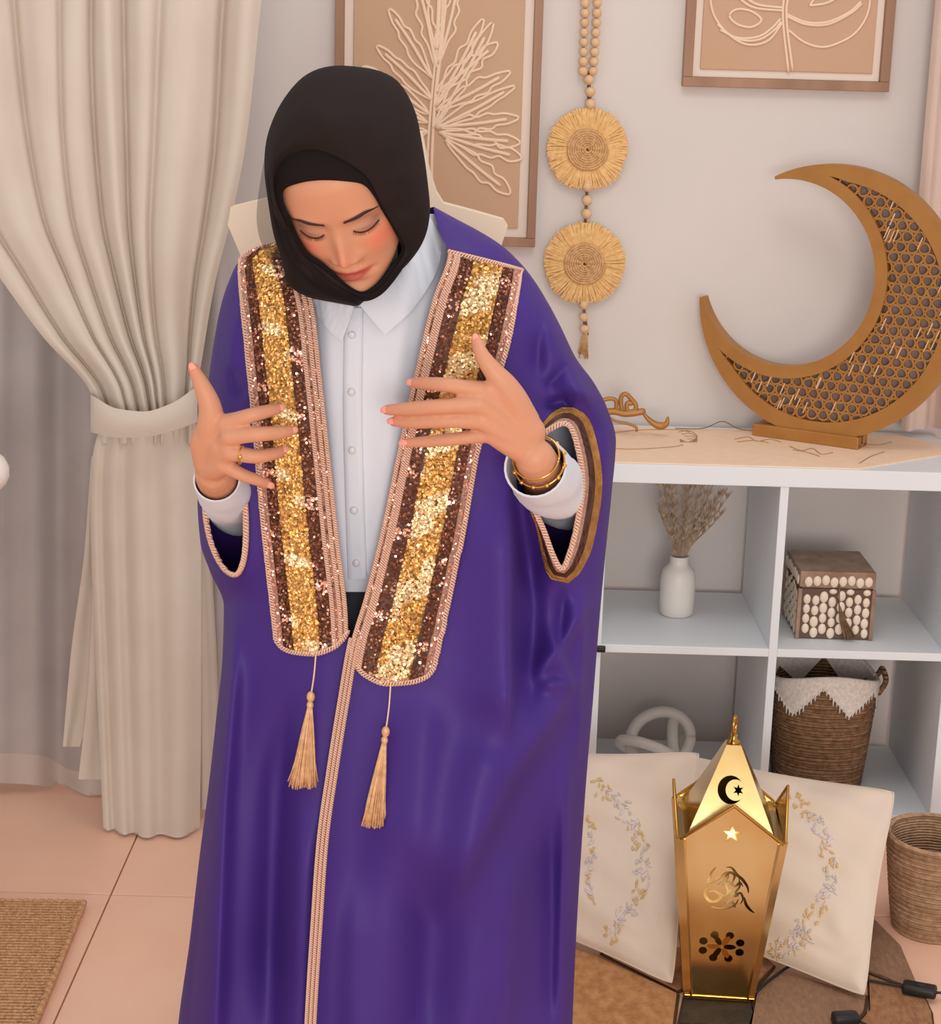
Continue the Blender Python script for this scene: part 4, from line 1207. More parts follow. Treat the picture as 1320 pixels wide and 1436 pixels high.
# skin colours: lips, blush, lids, finger tips
colr = np.tile(np.array(lin((206, 146, 115))[:3]), (nv, 1))
def blend(mask, c):
    global colr
    colr = colr * (1 - mask[:, None]) + np.array(lin(c)[:3]) * mask[:, None]
hl = to_head(co); hx, hy, hz_ = hl.T; isf = (np.abs(hx) < .09) & (np.abs(hz_) < .125) & (hy > 0) & (hy < .14)
ahx = np.abs(hx)
blend(isf * .55 * g(ahx, hz_, .044, -.026, .018, .015), (224, 96, 76))
blend(isf * .35 * g(hx, hz_, 0, -.030, .010, .014), (226, 128, 100))
blend(isf * .55 * g(ahx, hz_, .033, .006, .016, .008), (140, 100, 86))
blend(isf * .5 * g(ahx, hz_, .043, .002, .006, .005), (80, 54, 46))
blend(isf * .55 * g(ahx, hz_, .032, -.004, .013, .003), (96, 62, 54))
lipz = -.0712 + .0035 * (hx / .022) ** 2
lip = np.clip(1.6 - ((hx / .0265) ** 2 + ((hz_ - lipz) / np.where(hz_ > lipz, .0085, .0095)) ** 2) * 1.5, 0, 1)
blend(isf * lip * .9, (172, 70, 62))
for tp_, d_ in TIPS:
    r_ = np.linalg.norm(co - tp_, axis=1); blend(.35 * np.exp(-(r_ / .014) ** 2), (226, 126, 104))
me.vertices.foreach_set('co', (co - PB).ravel())
at = me.attributes.new('skin_colour', 'FLOAT_COLOR', 'POINT'); at.data.foreach_set('color', np.hstack([colr, np.ones((nv, 1))]).ravel())
me.polygons.foreach_set('use_smooth', [True] * len(me.polygons))
me.materials.clear(); me.materials.append(MATS['skin']); me.update(); me.name = 'person'
person = bpy.data.objects.new('person', me); COL.objects.link(person); person.location = PB; BASE['person'] = PB
tag(person, 'person in black headscarf and purple gold-trimmed robe looking down, hands at chest', 'person')

# ---- brows, lashes, nails
for sgn in (-1, 1):
    t = np.linspace(0, 1, 18)
    bxl = sgn * (.011 + .039 * t); bz = ip(t, [0, .3, .65, 1], [.0165, .0205, .0235, .0185]); hw_ = ip(t, [0, .25, .7, 1], [.0026, .0031, .0022, .0006])
    rows = [head(np.stack([bxl, head_front(bxl, bz + k * hw_) + .0016 - .0008 * abs(k), bz + k * hw_], 1)) for k in (-1, -.5, 0, .5, 1)]
    obj('eyebrow', MB().grid(np.array(rows)), 'hair_dark', person)
    lx_ = sgn * (.0175 + .028 * t); lz = -.0035 - .0048 * np.sin(np.pi * t ** .9)
    m = MB(); m.tube(head(np.stack([lx_, head_front(lx_, lz) + .0008, lz], 1)), .0009, 6, True)
    for k in range(16):
        i = int((k + .5) / 16 * 17); b0 = np.array([lx_[i], head_front(lx_[i], lz[i]) + .0012, lz[i]])
        m.tube(head(np.array([b0, b0 + [sgn * .0008 * (t[i] * 2 - .6), .0018, -.0014], b0 + [sgn * .0018 * (t[i] * 2 - .6), .0036, -.0020]])), [.0004, .0003, .0001], 4)
    obj('eyelashes', m, 'hair_dark', person)
for tp_, d_ in TIPS:
    d_ = nrmz(d_); up = nrmz(np.array([0, -1.0, .25]) - d_ * (np.array([0, -1.0, .25]) @ d_)); sd_ = np.cross(d_, up)
    rot = np.stack([sd_, d_, up], 1)
    m = MB(); m.ball(tp_ + up * .0050 + d_ * .0005, (.0042, .0062, .0013), rot, 12, 7); obj('fingernail', m, 'nail', person)

# ---------------------------------------------------------------- robe
RI_Y = [294, 325, 352, 420, 530, 640, 740, 840, 900, 980, 1080, 1180, 1290, 1436, 1560, 1668]
RI_X = [608, 616, 628, 606, 580, 556, 535, 510, 492, 478, 462, 448, 440, 431, 426, 424]
RO_K = [294, 310, 325, 340, 352, 380, 420, 470, 520, 560, 610, 690, 780, 880, 980, 1100, 1200, 1320, 1436, 1560, 1668]
RO_X = [609, 640, 672, 706, 738, 762, 784, 808, 834, 852, 864, 858, 849, 840, 832, 822, 815, 808, 803, 799, 796]
RO_Y = [290, 307, 324, 346, 378, 413, 453, 502, 538, 573, 618, 692, 780, 880, 980, 1100, 1200, 1320, 1436, 1560, 1668]
LI_Y = [335, 360, 390, 430, 520, 640, 760, 870, 960, 1050, 1150, 1250, 1436, 1560, 1668]
LI_X = [404, 414, 428, 440, 450, 463, 476, 488, 490, 480, 466, 457, 452, 452, 452]
LO_K = [335, 342, 350, 360, 385, 420, 480, 560, 640, 700, 760, 800, 850, 920, 1000, 1100, 1200, 1320, 1436, 1560, 1668]
LO_X = [394, 372, 352, 335, 322, 311, 300, 289, 281, 277, 281, 294, 314, 312, 304, 293, 280, 266, 250, 240, 235]
LO_Y = [340, 345, 352, 366, 392, 424, 480, 560, 640, 700, 760, 800, 850, 920, 1000, 1100, 1200, 1320, 1436, 1560, 1668]
YC = 2.325
BB_Y = [294, 325, 352, 420, 520, 700, 900, 1200, 1436, 1668]
BB = [.03, .065, .095, .125, .138, .145, .155, .185, .20, .215]
HOLE_R = spl([(742, 668), (752, 622), (778, 598), (799, 597), (812, 635), (817, 682), (809, 738), (799, 776), (788, 798), (776, 780), (763, 745), (747, 706)], 90, True)
HOLE_L = spl([(291, 662), (315, 652), (336, 664), (343, 700), (345, 750), (341, 788), (330, 806), (312, 794), (296, 760), (288, 715)], 80, True)
ridges = [  # polyline, amplitude, width on the left of its direction, width on the right
    ([(745, 700), (748, 850), (742, 1040)], -.026, 22, 22), ([(600, 960), (590, 1100), (575, 1300)], .012, 30, 40), ([(405, 940), (395, 1100), (385, 1300), (380, 1600)], -.022, 22, 22),
    ([(735, 395), (775, 470), (815, 545), (850, 600)], .030, 26, 34),
    ([(770, 552), (805, 545), (838, 556), (856, 600), (852, 690), (845, 780)], .030, 16, 15),
    ([(760, 575), (790, 560), (800, 580)], -.016, 8, 8), ([(770, 400), (755, 480), (752, 545)], -.014, 12, 14), ([(800, 500), (780, 530), (762, 548)], -.012, 9, 9),
    ([(712, 640), (714, 800), (714, 960), (708, 1060)], .034, 9, 60), ([(845, 820), (790, 900), (730, 975)], .016, 12, 20), ([(835, 900), (770, 1010), (715, 1090), (650, 1220), (612, 1300)], .032, 16, 75),
    ([(760, 860), (800, 960), (745, 960)], .010, 10, 10), ([(700, 1000), (660, 1120), (640, 1300)], .014, 40, 50), ([(770, 1100), (775, 1300), (770, 1500)], -.020, 20, 26),
    ([(560, 1150), (600, 1300), (590, 1500)], -.014, 34, 34), ([(800, 1000), (790, 1250), (785, 1500)], .012, 12, 12), ([(720, 1180), (715, 1300), (705, 1500)], .016, 20, 24),
    ([(330, 830), (325, 950), (312, 1120), (300, 1436), (292, 1660)], .030, 16, 40), ([(295, 1000), (280, 1200), (262, 1500)], -.012, 9, 10), ([(380, 980), (375, 1200), (370, 1500)], -.012, 26, 30),
    ([(430, 1120), (420, 1300), (415, 1600)], .012, 22, 22), ([(500, 1200), (495, 1400), (500, 1600)], .012, 26, 26), ([(345, 400), (325, 480), (318, 560)], .012, 12, 14), ([(318, 500), (330, 545), (345, 560)], -.010, 7, 7),
    ([(730, 640), (735, 760), (745, 850)], -.012, 12, 12), ([(790, 815), (788, 870), (780, 940)], -.012, 10, 14), ([(820, 830), (815, 960), (810, 1100)], .010, 8, 8)]
def robe_disp(px, py):
    d = np.zeros_like(px)
    for ln, amp, wl, wr in ridges:
        sdv, t = seg_dist(px, py, ln)
        w = np.where(sdv < 0, wl, wr)
        d += amp * np.exp(-np.abs(sdv / w) ** 1.7) * (lambda q: q * q * (3 - 2 * q))(np.clip(np.minimum(t, 1 - t) * 3.2, 0, 1))
    d = d * (1 + .55 * np.clip((py - 620) / 150, 0, 1))
    for hp, amp in ((HOLE_R, .016), (HOLE_L, .010)):
        sdv, _ = seg_dist(px, py, np.vstack([hp, hp[:1]])); d += amp * np.exp(-(sdv / 16) ** 2)
    d += .003 * np.sin(px / 23 + py / 140) * np.clip((py - 500) / 400, 0, 1) + .009 * np.sin(px / 19 + py / 260 + 1.2 * np.sin(py / 300)) * np.clip((py - 980) / 350, 0, 1)
    return d
def robe_pt(side, yi, s, off=0.0):
    yi = np.asarray(yi, float); s = np.asarray(s, float)
    if side == 'R':
        ix = ip(yi, RI_Y, RI_X); ox_, oy = ip(yi, RO_K, RO_X), ip(yi, RO_K, RO_Y)
        ext = .012 * np.clip((yi - 820) / 120, 0, 1)
    else:
        ix = ip(yi, LI_Y, LI_X); ox_, oy = ip(yi, LO_K, LO_X), ip(yi, LO_K, LO_Y); ext = 0
    px = ix + s * (ox_ - ix); py = yi + s * (oy - yi)
    pr = np.clip(1 - s ** 2.6, 0, 1) ** .5
    bb = ip(yi, BB_Y, BB)
    if side == 'L': bb = bb * ip(yi, [335, 420, 600], [.55, .9, 1])
    Y = YC - bb * pr - robe_disp(px, py) * np.clip(pr * 2.2, 0, 1) - ext * (1 - s) - off
    return px, py, Y
def W3(t): return P(t[0], t[1], t[2])
rowsR = np.r_[np.linspace(294, 420, 60)[:-1], np.linspace(420, 1664, 300)]
rowsL = np.r_[np.linspace(335, 420, 60)[:-1], np.linspace(420, 1664, 300)]
sl = np.sin(np.linspace(0, np.pi / 2, 84))
rm = MB(); GR = {}
for side, rows in (('R', rowsR), ('L', rowsL)):
    yi, ss = np.meshgrid(rows, sl, indexing='ij')
    px, py, Y = robe_pt(side, yi, ss); w = P(px, py, Y); w[..., 2] = np.maximum(w[..., 2], .012)
    GR[side] = (px, py, Y)
    r_, c_ = px.shape
    fcx = (px[:-1, :-1] + px[1:, 1:]) / 2; fcy = (py[:-1, :-1] + py[1:, 1:]) / 2
    hole = inside(fcx, fcy, HOLE_R if side == 'R' else HOLE_L)
    fs = [(i * c_ + j, i * c_ + j + 1, (i + 1) * c_ + j + 1, (i + 1) * c_ + j) for i in range(r_ - 1) for j in range(c_ - 1) if not hole[i, j]]
    rm.add(w.reshape(-1, 3), fs)
rr_ = np.linspace(-1, 1, 70); rr_ = np.sin(rr_ * np.pi / 2)
lxo, lyo = ip(rowsL, LO_K, LO_X), ip(rowsL, LO_K, LO_Y); rxo, ryo = ip(rowsR, RO_K, RO_X), ip(rowsR, RO_K, RO_Y)
f = (rr_ + 1) / 2
bpx = lxo[:, None] + f * (rxo - lxo)[:, None]; bpy_ = lyo[:, None] + f * (ryo - lyo)[:, None]
bkY = YC + ip(np.arange(len(rowsL)), [0, 30, 80, 359], [.03, .08, .12, .17])[:, None] * np.sqrt(np.clip(1 - rr_ ** 2, 0, 1)) + .008 * np.sin(bpx / 22)*np.clip(1-np.abs(rr_),0,1)
w = P(bpx, bpy_, bkY); w[..., 2] = np.maximum(w[..., 2], .012)
rm.grid(w)
robe = obj('robe', rm, 'robe_purple', person, label='purple satin robe with gold sequin bands')

def near(px, py, sides='RL', off=0.0):
    """point of the robe's front at a pixel, off metres in front"""
    px = np.ravel(np.asarray(px, float)); py = np.ravel(np.asarray(py, float)); out = np.zeros(len(px))
    for i, (a, b) in enumerate(zip(px, py)):
        best = 1e9
        for sd_ in sides:
            gx, gy, gY = GR[sd_]; d = (gx - a) ** 2 + (gy - b) ** 2; k = np.argmin(d)
            if d.flat[k] < best - 4: best = d.flat[k]; out[i] = gY.flat[k]
    return P(px, py, out - off)

# ---- front bands: lace | brown | gold | brown | lace, following the open edges
def band_s(side, yi):
    """s where the band's outer edge crosses each row"""
    ss = np.linspace(0, 1, 240)
    if side == 'R': by, bx = [378, 470, 560, 640, 740, 840, 960], [733, 716, 691, 669, 651, 631, 604]
    else: by, bx = [340, 366, 480, 600, 720, 830, 920], [337, 335, 345, 357, 367, 379, 389]
    out = []
    for y in np.ravel(yi):
        px, py, _ = robe_pt(side, np.full(240, y), ss)
        bxx = ip(py, by, bx)
        k = np.where((px > bxx) if side == 'R' else (px < bxx))[0]
        out.append(ss[k[0]] if len(k) else 1.0)
    return np.array(out)
BANDS = {'R': (352, 958, 492, 930), 'L': (337, 917, 484, 893)}
STR = {'R': [('lace', 0, .15), ('brown_base', .15, .35), ('gold_base', .35, .74), ('brown_base', .74, .89), ('lace', .89, 1)],
       'L': [('lace', 0, .22), ('brown_base', .22, .40), ('gold_base', .40, .76), ('brown_base', .76, .90), ('lace', .90, 1)]}
NAMES = {'lace': 'lace_strip', 'brown_base': 'brown_stripe', 'gold_base': 'gold_stripe'}
def band_end(side, f):
    """lower end of the band (row) across its width: rounded"""
    if side == 'R': return ip(f, [0, .08, .25, .5, .75, .92, 1], [905, 928, 948, 959, 957, 950, 936])
    return ip(f, [0, .08, .25, .5, .75, .92, 1], [884, 897, 910, 917, 915, 908, 896])
def band_pt(side, y, f, off):
    return robe_pt(side, y, f * band_cache(side, y), off)
_bc = {sd_: (np.linspace(BANDS[sd_][0], 965, 160), None) for sd_ in 'RL'}
_bc = {sd_: (v[0], band_s(sd_, v[0])) for sd_, v in _bc.items()}
def band_cache(side, y): return np.interp(y, *_bc[side])
srng = np.random.default_rng(5)
for side in 'RL':
    y0 = BANDS[side][0]
    for mn, f0, f1 in STR[side]:
        ff = np.linspace(f0, f1, 10); kk = np.linspace(0, 1, 150)
        K, Fm = np.meshgrid(kk, ff, indexing='ij'); yy = y0 + K * (band_end(side, Fm) - y0)
        obj(NAMES[mn], MB().grid(W3(band_pt(side, yy, Fm, .0035 + (.001 if mn == 'lace' else 0)))), mn, robe)
    # sequins
    def sequins(f0, f1, n, mset, size):
        ms_ = {k: MB() for k in mset}
        keys = list(mset)
        f_ = srng.uniform(f0, f1, n); k_ = srng.uniform(0, 1, n); yy = y0 + 4 + k_ * (band_end(side, f_) - 4 - y0)
        c = W3(band_pt(side, yy, f_, .0058))
        cl = np.sin(yy / 17 + f_ * 6 + (0 if side == 'R' else 2)) + .5 * np.sin(yy / 6.5)
        for i in range(n):
            nrm_ = nrmz([srng.normal(0, .22), -1, srng.normal(.10, .22)]); a = nrmz(np.cross(nrm_, [0, 0, 1.])); b = np.cross(nrm_, a)
            t = np.arange(6) * np.pi / 3 + srng.uniform(0, 1); r = size * srng.uniform(.8, 1.15)
            key = keys[0] if (len(keys) == 1 or cl[i] < mset[keys[1]]) else keys[1]
            if srng.uniform() < .08: key = keys[-1]
            ms_[key].add(c[i] + r * (np.cos(t)[:, None] * a + np.sin(t)[:, None] * b), [(0, 1, 2, 3, 4, 5)])
        for k, m in ms_.items():
            if m.v: obj('sequins', m, k, robe, smooth=False, kind='stuff')
    st = STR[side]
    sequins(st[2][1] + .01, st[2][2] - .01, 5200, {'gold_sequin': 0, 'pale_sequin': .15 if side == 'R' else .95}, .0019)
    sequins(st[1][1] + .01, st[1][2] - .01, 1300, {'brown_sequin': 0, 'pink_sequin': .85}, .0017)
    sequins(st[3][1] + .01, st[3][2] - .01, 1100, {'brown_sequin': 0, 'pink_sequin': 1.2}, .0017)
    sequins(st[0][1] + .01, st[0][2] - .01, 900, {'pink_sequin': 0, 'brown_sequin': .6}, .0012)
    sequins(st[4][1] + .01, st[4][2] - .01, 420, {'pink_sequin': 0}, .0014)
    # braids: picot outline along the outer edge, twin braid along the inner edge, rounded end
    def braid(pth, r, amp, per, name='braid'):
        L = np.r_[0, np.cumsum(np.linalg.norm(np.diff(pth, axis=0), axis=1))]; n = int(L[-1] / per * 6)
        q = np.stack([np.interp(np.linspace(0, L[-1], n), L, pth[:, k]) for k in range(3)], 1)
        t = np.gradient(q, axis=0); t /= np.linalg.norm(t, axis=1)[:, None] + 1e-12; s_ = np.cross(t, [0, 1, 0])
        ph = np.arange(n) / 6 * 2 * np.pi
        m = MB()
        for o_ in (0, np.pi): m.tube(q + s_ * (amp * np.sin(ph + o_))[:, None] + np.array([0, -1, 0]) * (.0012 * np.cos(ph + o_))[:, None], r, 5)
        return m
    kk = np.linspace(0, 1, 220)
    e_out = W3(band_pt(side, y0 + kk * (band_end(side, np.ones(220) * .99) - y0), np.full(220, .99), .006))
    e_bot = W3(band_pt(side, band_end(side, kk[::-1]), kk[::-1], .006))
    e_top = W3(band_pt(side, np.full(60, y0 + 1.0), np.linspace(0, 1, 60), .006))
    obj('braid', braid(np.vstack([e_top, e_out[2:], e_bot[2:]]), .0013, .0030, .0075), 'lace_thread', robe)
    for fo in (.03, .105, .15 if side == 'R' else .2):
        e_in = W3(band_pt(side, y0 + kk * (band_end(side, np.full(220, fo)) - y0), np.full(220, fo), .006))
        obj('braid', braid(e_in, .0012, .0024, .0062), 'lace_thread', robe)
# edge trim below the band on the overlapping front
yy = np.linspace(895, 1660, 260); t0 = W3(robe_pt('R', yy, np.zeros(260), .004)); wdt = 13
pxx, pyy, YY = robe_pt('R', yy, np.zeros(260), .004)
rows = [P(pxx + k * wdt - 2, pyy, YY - .001 * math.sin(k * 3.14)) for k in np.linspace(0, 1, 6)]
for q in rows: q[:, 2] = np.maximum(q[:, 2], .014)
obj('edge_trim', MB().grid(np.array(rows)), 'lace', robe)
for k in (.05, .5, .95):
    q = P(pxx + k * wdt - 2, pyy, YY - .003); q[:, 2] = np.maximum(q[:, 2], .016); obj('braid', braid(q, .0011, .0019, .0060), 'lace_thread', robe)

# ---- sleeve openings
def ring_strip(hole, w0, w1, off, name, mt, sides):
    n = len(hole); d = np.gradient(np.vstack([hole[-1:], hole, hole[:1]]), axis=0)[1:-1]; nr = np.stack([d[:, 1], -d[:, 0]], 1); nr /= np.linalg.norm(nr, axis=1)[:, None]
    if ((hole - hole.mean(0)) * nr).sum() < 0: nr = -nr
    rows = []
    for k in np.linspace(0, 1, 5):
        q = hole + nr * (w0 + k * (w1 - w0))[:, None]; rows.append(near(q[:, 0], q[:, 1], sides, off))
    return obj(name, MB().grid(np.array(rows), cu=True), mt, robe)
def picot(hole, sides, off, shift=0.0):
    q = near(hole[:, 0], hole[:, 1], sides, off); return braid(np.vstack([q, q[:1]]), .0017, .0032, .0085)
wR = np.clip((HOLE_R[:, 0] - 742) / 60, .25, 1.0)
ring_strip(HOLE_R, wR * -3, wR * 9, .005, 'cuff_lace', 'lace', 'R')
ring_strip(HOLE_R, wR * 9, wR * 18, .005, 'cuff_brown', 'brown_base', 'R')
ring_strip(HOLE_R, wR * 18, wR * 28, .005, 'cuff_gold', 'gold_base', 'R')
obj('picot_edge', picot(HOLE_R, 'R', .007), 'lace_thread', robe)
one = np.ones(len(HOLE_L))
ring_strip(HOLE_L, one * -2, one * 4.5, .004, 'cuff_lace', 'lace', 'L')
obj('picot_edge', picot(HOLE_L, 'L', .006), 'lace_thread', robe)

# ---- tassels
def tassel(top, bead, end, w_end, seed):
    r = np.random.default_rng(seed)
    a = near([top[0], bead[0], end[0]], [top[1], bead[1], end[1]], 'RL', .010)
    m = MB(); m.tube(spl([a[0] + [0, .004, 0], (a[0] + a[1]) / 2 + [.001, 0, 0], a[1]], 14), .0012, 6); t = obj('tassel', m, 'lace_thread', robe, label='gold thread tassel on a thin cord')
    body_b = a[1]
    m = MB(); m.ball(body_b, (.0055, .0055, .0075)); m.ball(body_b + (a[2] - a[1]) * .09, (.0045, .0045, .006)); b_ = m
    k = b_
    ax = a[2] - a[1]
    sm = MB(); wpx = w_end / 1150 / 2
    for i in range(150):
        an_ = r.uniform(0, 2 * np.pi); rad = math.sqrt(r.uniform(0, 1)); ln = r.uniform(.93, 1.02)
        o_ = np.array([math.cos(an_) * rad, math.sin(an_) * rad * .5, 0])
        p_ = [body_b + ax * .08 + o_ * .002, body_b + ax * .4 + o_ * wpx * .50, body_b + ax * .75 + o_ * wpx * .85, body_b + ax * ln + o_ * wpx * r.uniform(.9, 1.25)]
        sm.tube(spl(p_, 9), .0009, 4)
    obj('bead', b_, 'tassel', robe); obj('tassel_skirt', sm, 'tassel', robe, kind='stuff')
tassel((443, 915), (436, 977), (425, 1103), 38, 1)
tassel((548, 957), (541, 1026), (523, 1158), 32, 2)

# ---------------------------------------------------------------- shirt, trousers
yy = np.linspace(300, 830, 120); uu = np.linspace(0, 1, 70)
sxl_ = ip(yy, [300, 340, 400, 450, 600, 830], [560, 500, 430, 395, 385, 392]); sxr_ = ip(yy, [300, 340, 400, 500, 650, 830], [612, 634, 655, 668, 650, 620])
sxp = sxl_[:, None] + uu * (sxr_ - sxl_)[:, None]; syp = np.repeat(yy[:, None], 70, 1)
shY = 2.203 + .058 * np.abs((sxp - 525) / 140) ** 2.2 + ip(syp, [300, 350, 400, 430, 480, 560, 830], [.085, .060, .028, .016, .006, 0, .012])
shY -= .005 * np.exp(-((sxp - 560 + (syp - 500) * .12) / 16) ** 2) + .004 * np.exp(-((sxp - 455 - (syp - 430) * .06) / 12) ** 2) + .002 * np.sin(syp / 33 + sxp / 40)
def shirt_near(px, py, off):
    px = np.ravel(np.asarray(px, float)); py = np.ravel(np.asarray(py, float))
    return P(px, py, np.array([shY.flat[np.argmin((sxp - a) ** 2 + (syp - b) ** 2)] for a, b in zip(px, py)]) - off)
m = MB(); m.grid(P(sxp, syp, shY))
back_ = P(sxp, syp, 2.43 - .05 * np.abs((sxp - 525) / 140) ** 2.2)
fr_ = P(sxp, syp, shY)
m.grid(back_); m.grid(np.stack([fr_[:, 0], back_[:, 0]], 1)); m.grid(np.stack([fr_[:, -1], back_[:, -1]], 1))
shirt = obj('shirt', m, 'shirt_white', person, label='white button shirt')
pl_y = np.linspace(432, 812, 60); pl_x = ip(pl_y, [432, 560, 700, 812], [483, 481, 484, 488])
rows = [shirt_near(pl_x + k * 27, pl_y, .0035 - (.003 if k in (0, 1) else 0)) for k in (0, .06, .3, .7, .94, 1)]
obj('placket', MB().grid(np.array(rows)), 'shirt_white', shirt)
for by_ in (470, 550, 632, 716, 790):
    c = shirt_near([ip(by_, [432, 560, 700, 812], [494, 493, 496, 501])], [by_], .005)[0]
    m = MB(); m.ball(c, (.0050, .0016, .0050), nu=14); obj('button', m, 'button', shirt)
def sheet(poly_a, poly_b, n, offs, k_=8):
    a = spl(poly_a, n); b = spl(poly_b, n); rows = []
    for k in np.linspace(0, 1, k_):
        q = a + (b - a) * k; rows.append(shirt_near(q[:, 0], q[:, 1], offs[0] + (offs[1] - offs[0]) * k))
    return np.array(rows)
obj('collar', MB().grid(sheet([(602, 302), (585, 345), (545, 392), (503, 426)], [(622, 336), (612, 382), (580, 432), (540, 470)], 40, (.016, .008))), 'shirt_white', shirt)
obj('collar', MB().grid(sheet([(430, 392), (455, 412), (480, 424), (497, 430)], [(432, 425), (452, 452), (468, 470), (480, 478)], 30, (.012, .007))), 'shirt_white', shirt)
# sleeves of the shirt with cuffs
def sleeve(pts, rad, n=26):
    a = np.asarray(pts, float); q = spl(P(a[:, 0], a[:, 1], a[:, 2]), n); r = ip(np.linspace(0, 1, n), np.linspace(0, 1, len(rad)), rad)
    segs = 28; t = np.gradient(q, axis=0); t /= np.linalg.norm(t, axis=1)[:, None]; rings = []
    u = np.array([0, 0, 1.0])
    for i in range(n):
        u = nrmz(u - t[i] * (u @ t[i])); w_ = np.cross(t[i], u); an_ = np.linspace(0, 2 * np.pi, segs, endpoint=False)
        rr2 = r[i] * (1 + .05 * np.sin(an_ * 3 + i * .5) * (i > 4))
        rings.append(q[i] + rr2[:, None] * (np.cos(an_)[:, None] * u + np.sin(an_)[:, None] * w_))
    m = MB(); m.grid(np.array(rings), cu=True)
    m.grid(np.array([q[0] + (rings[0] - q[0]) * .93, rings[0]]), cu=True); m.grid(np.array([q[i] + (rings[i] - q[i]) * .93 for i in range(8)]), cu=True)
    return m
obj('sleeve', sleeve([(751, 654, 2.098), (760, 664, 2.132), (771, 678, 2.20), (792, 698, 2.345)], [.039, .042, .042, .043]), 'shirt_white', shirt)
obj('sleeve', sleeve([(304, 672, 2.125), (310, 684, 2.160), (318, 696, 2.22), (330, 712, 2.345)], [.029, .033, .034, .038]), 'shirt_white', shirt)
obj('sleeve', sleeve([(380, 420, 2.335), (345, 570, 2.35), (330, 718, 2.345)], [.050, .044, .040]), 'shirt_white', shirt)
obj('sleeve', sleeve([(685, 412, 2.335), (750, 560, 2.36), (797, 706, 2.345)], [.050, .044, .040]), 'shirt_white', shirt)
m = MB()
hipq = spl([P(512, 800, 2.335), P(512, 870, 2.335), P(512, 950, 2.34)], 14); m.tube(hipq, ip(np.linspace(0, 1, 14), [0, .5, 1], [.118, .130, .125]), 24, True)
for (hx_, fx) in ((462, 430), (562, 600)):
    hip = P(hx_, 935, 2.34); ft = P(fx, 1668, 2.34); kn_ = (hip + ft) / 2 + [0, -.02, 0]; kn_[2] = .44
    m.tube(spl([hip, kn_, [ft[0], ft[1] + .01, .06]], 26), ip(np.linspace(0, 1, 26), [0, .5, 1], [.092, .066, .058]), 20)
obj('trousers', m, 'trousers', person, label='black trousers')
for fx in (430, 600):
    ft = P(fx, 1668, 2.34); m = MB()
    q = spl([[ft[0], ft[1] + .05, .04], [ft[0], ft[1] - .06, .040], [ft[0], ft[1] - .18, .028]], 14); m.tube(q, ip(np.linspace(0, 1, 14), [0, .5, 1], [.040, .041, .027]), 16, True)
    m.v = [(a, b, max(c, 0.0)) for a, b, c in m.v]
    obj('shoe', m, 'shoe', person)

# ---------------------------------------------------------------- headscarf
FI = [(447, 253), (480, 254), (509, 259), (524, 275), (536, 296), (551, 321), (563, 347), (556, 362), (536, 390), (521, 404), (506, 409), (487, 399), (472, 385), (451, 367), (433, 355), (419, 333), (408, 308), (398, 284), (399, 266), (420, 257)]
HI = [(440, 210), (480, 224), (512, 246), (528, 272), (541, 297), (556, 322), (568, 347), (561, 366), (541, 394), (525, 408), (507, 413), (487, 404), (470, 391), (447, 373), (428, 361), (412, 337), (398, 308), (387, 276), (386, 245), (402, 220)]
HO = [(470, 92), (505, 94), (537, 101), (562, 118), (582, 155), (592, 200), (600, 255), (603, 300), (594, 338), (572, 370), (548, 390), (526, 408), (508, 425), (498, 429), (468, 424), (430, 416), (404, 398), (396, 368), (384, 330), (377, 290), (371, 240), (374, 195), (390, 152), (415, 117), (440, 99)]
NA = 160
def by_angle(poly, c):
    q = spl(poly, 900, True); an_ = np.arctan2(q[:, 1] - c[1], q[:, 0] - c[0]); o = np.argsort(an_); an_, rr2 = an_[o], np.hypot(q[:, 0] - c[0], q[:, 1] - c[1])[o]
    t = np.linspace(-np.pi, np.pi, NA, endpoint=False); r = np.interp(t, np.r_[an_ - 2 * np.pi, an_, an_ + 2 * np.pi], np.tile(rr2, 3))
    return np.stack([c[0] + r * np.cos(t), c[1] + r * np.sin(t)], 1), t
HC = (483, 318)
def circ_smooth(a, n=6):
    for _ in range(n): a = (np.roll(a, 1) + a * 2 + np.roll(a, -1)) / 4
    return a
fi, tA = by_angle(FI, HC); hi_, _ = by_angle(HI, HC); ho, _ = by_angle(HO, HC)
yf = circ_smooth(head_depth(fi[:, 0], fi[:, 1], 6), 8) - .0015
mid = circ_smooth(head_depth(hi_[:, 0], hi_[:, 1], 8), 8)
yin = np.minimum(mid - .006, yf - .003); yin = circ_smooth(yin, 6)
topness = np.clip(-np.sin(tA), -1, 1)
ysil = 2.185 - .015 * topness + .015 * np.clip(np.sin(tA), 0, 1)
def shell(inner, yi_, outer, ys_, fold, n=40, lift=0.0):
    rows = []
    for k in np.linspace(0, 1, n):
        q = inner + (outer - inner) * k
        prf = math.sqrt(max(0, 1 - k ** 2.2))
        Y = ys_ - (ys_ - yi_) * prf - lift * math.sin(k * math.pi) * np.clip(topness, 0, 1)
        Y = Y - fold * math.sin(min(k * 1.3, 1) * math.pi) * (np.sin(tA * 11 + k * 5) * .5 + np.sin(tA * 19 - k * 7) * .3)
        rows.append(P(q[:, 0], q[:, 1], Y))
    return rows
rows = shell(hi_, yin, ho, ysil, .004, 46, .030)
ctr_ = np.array([485, 270])
for k in np.linspace(0.06, 1, 24):
    kk = k * np.pi / 2
    q = ctr_ + (ho - ctr_) * math.cos(kk) if k < 1 else ctr_ + (ho - ctr_) * .01
    rows.append(P(q[:, 0], q[:, 1], ysil + .115 * math.sin(kk)))
inner_turn = P(hi_[:, 0], hi_[:, 1], yin + .006)
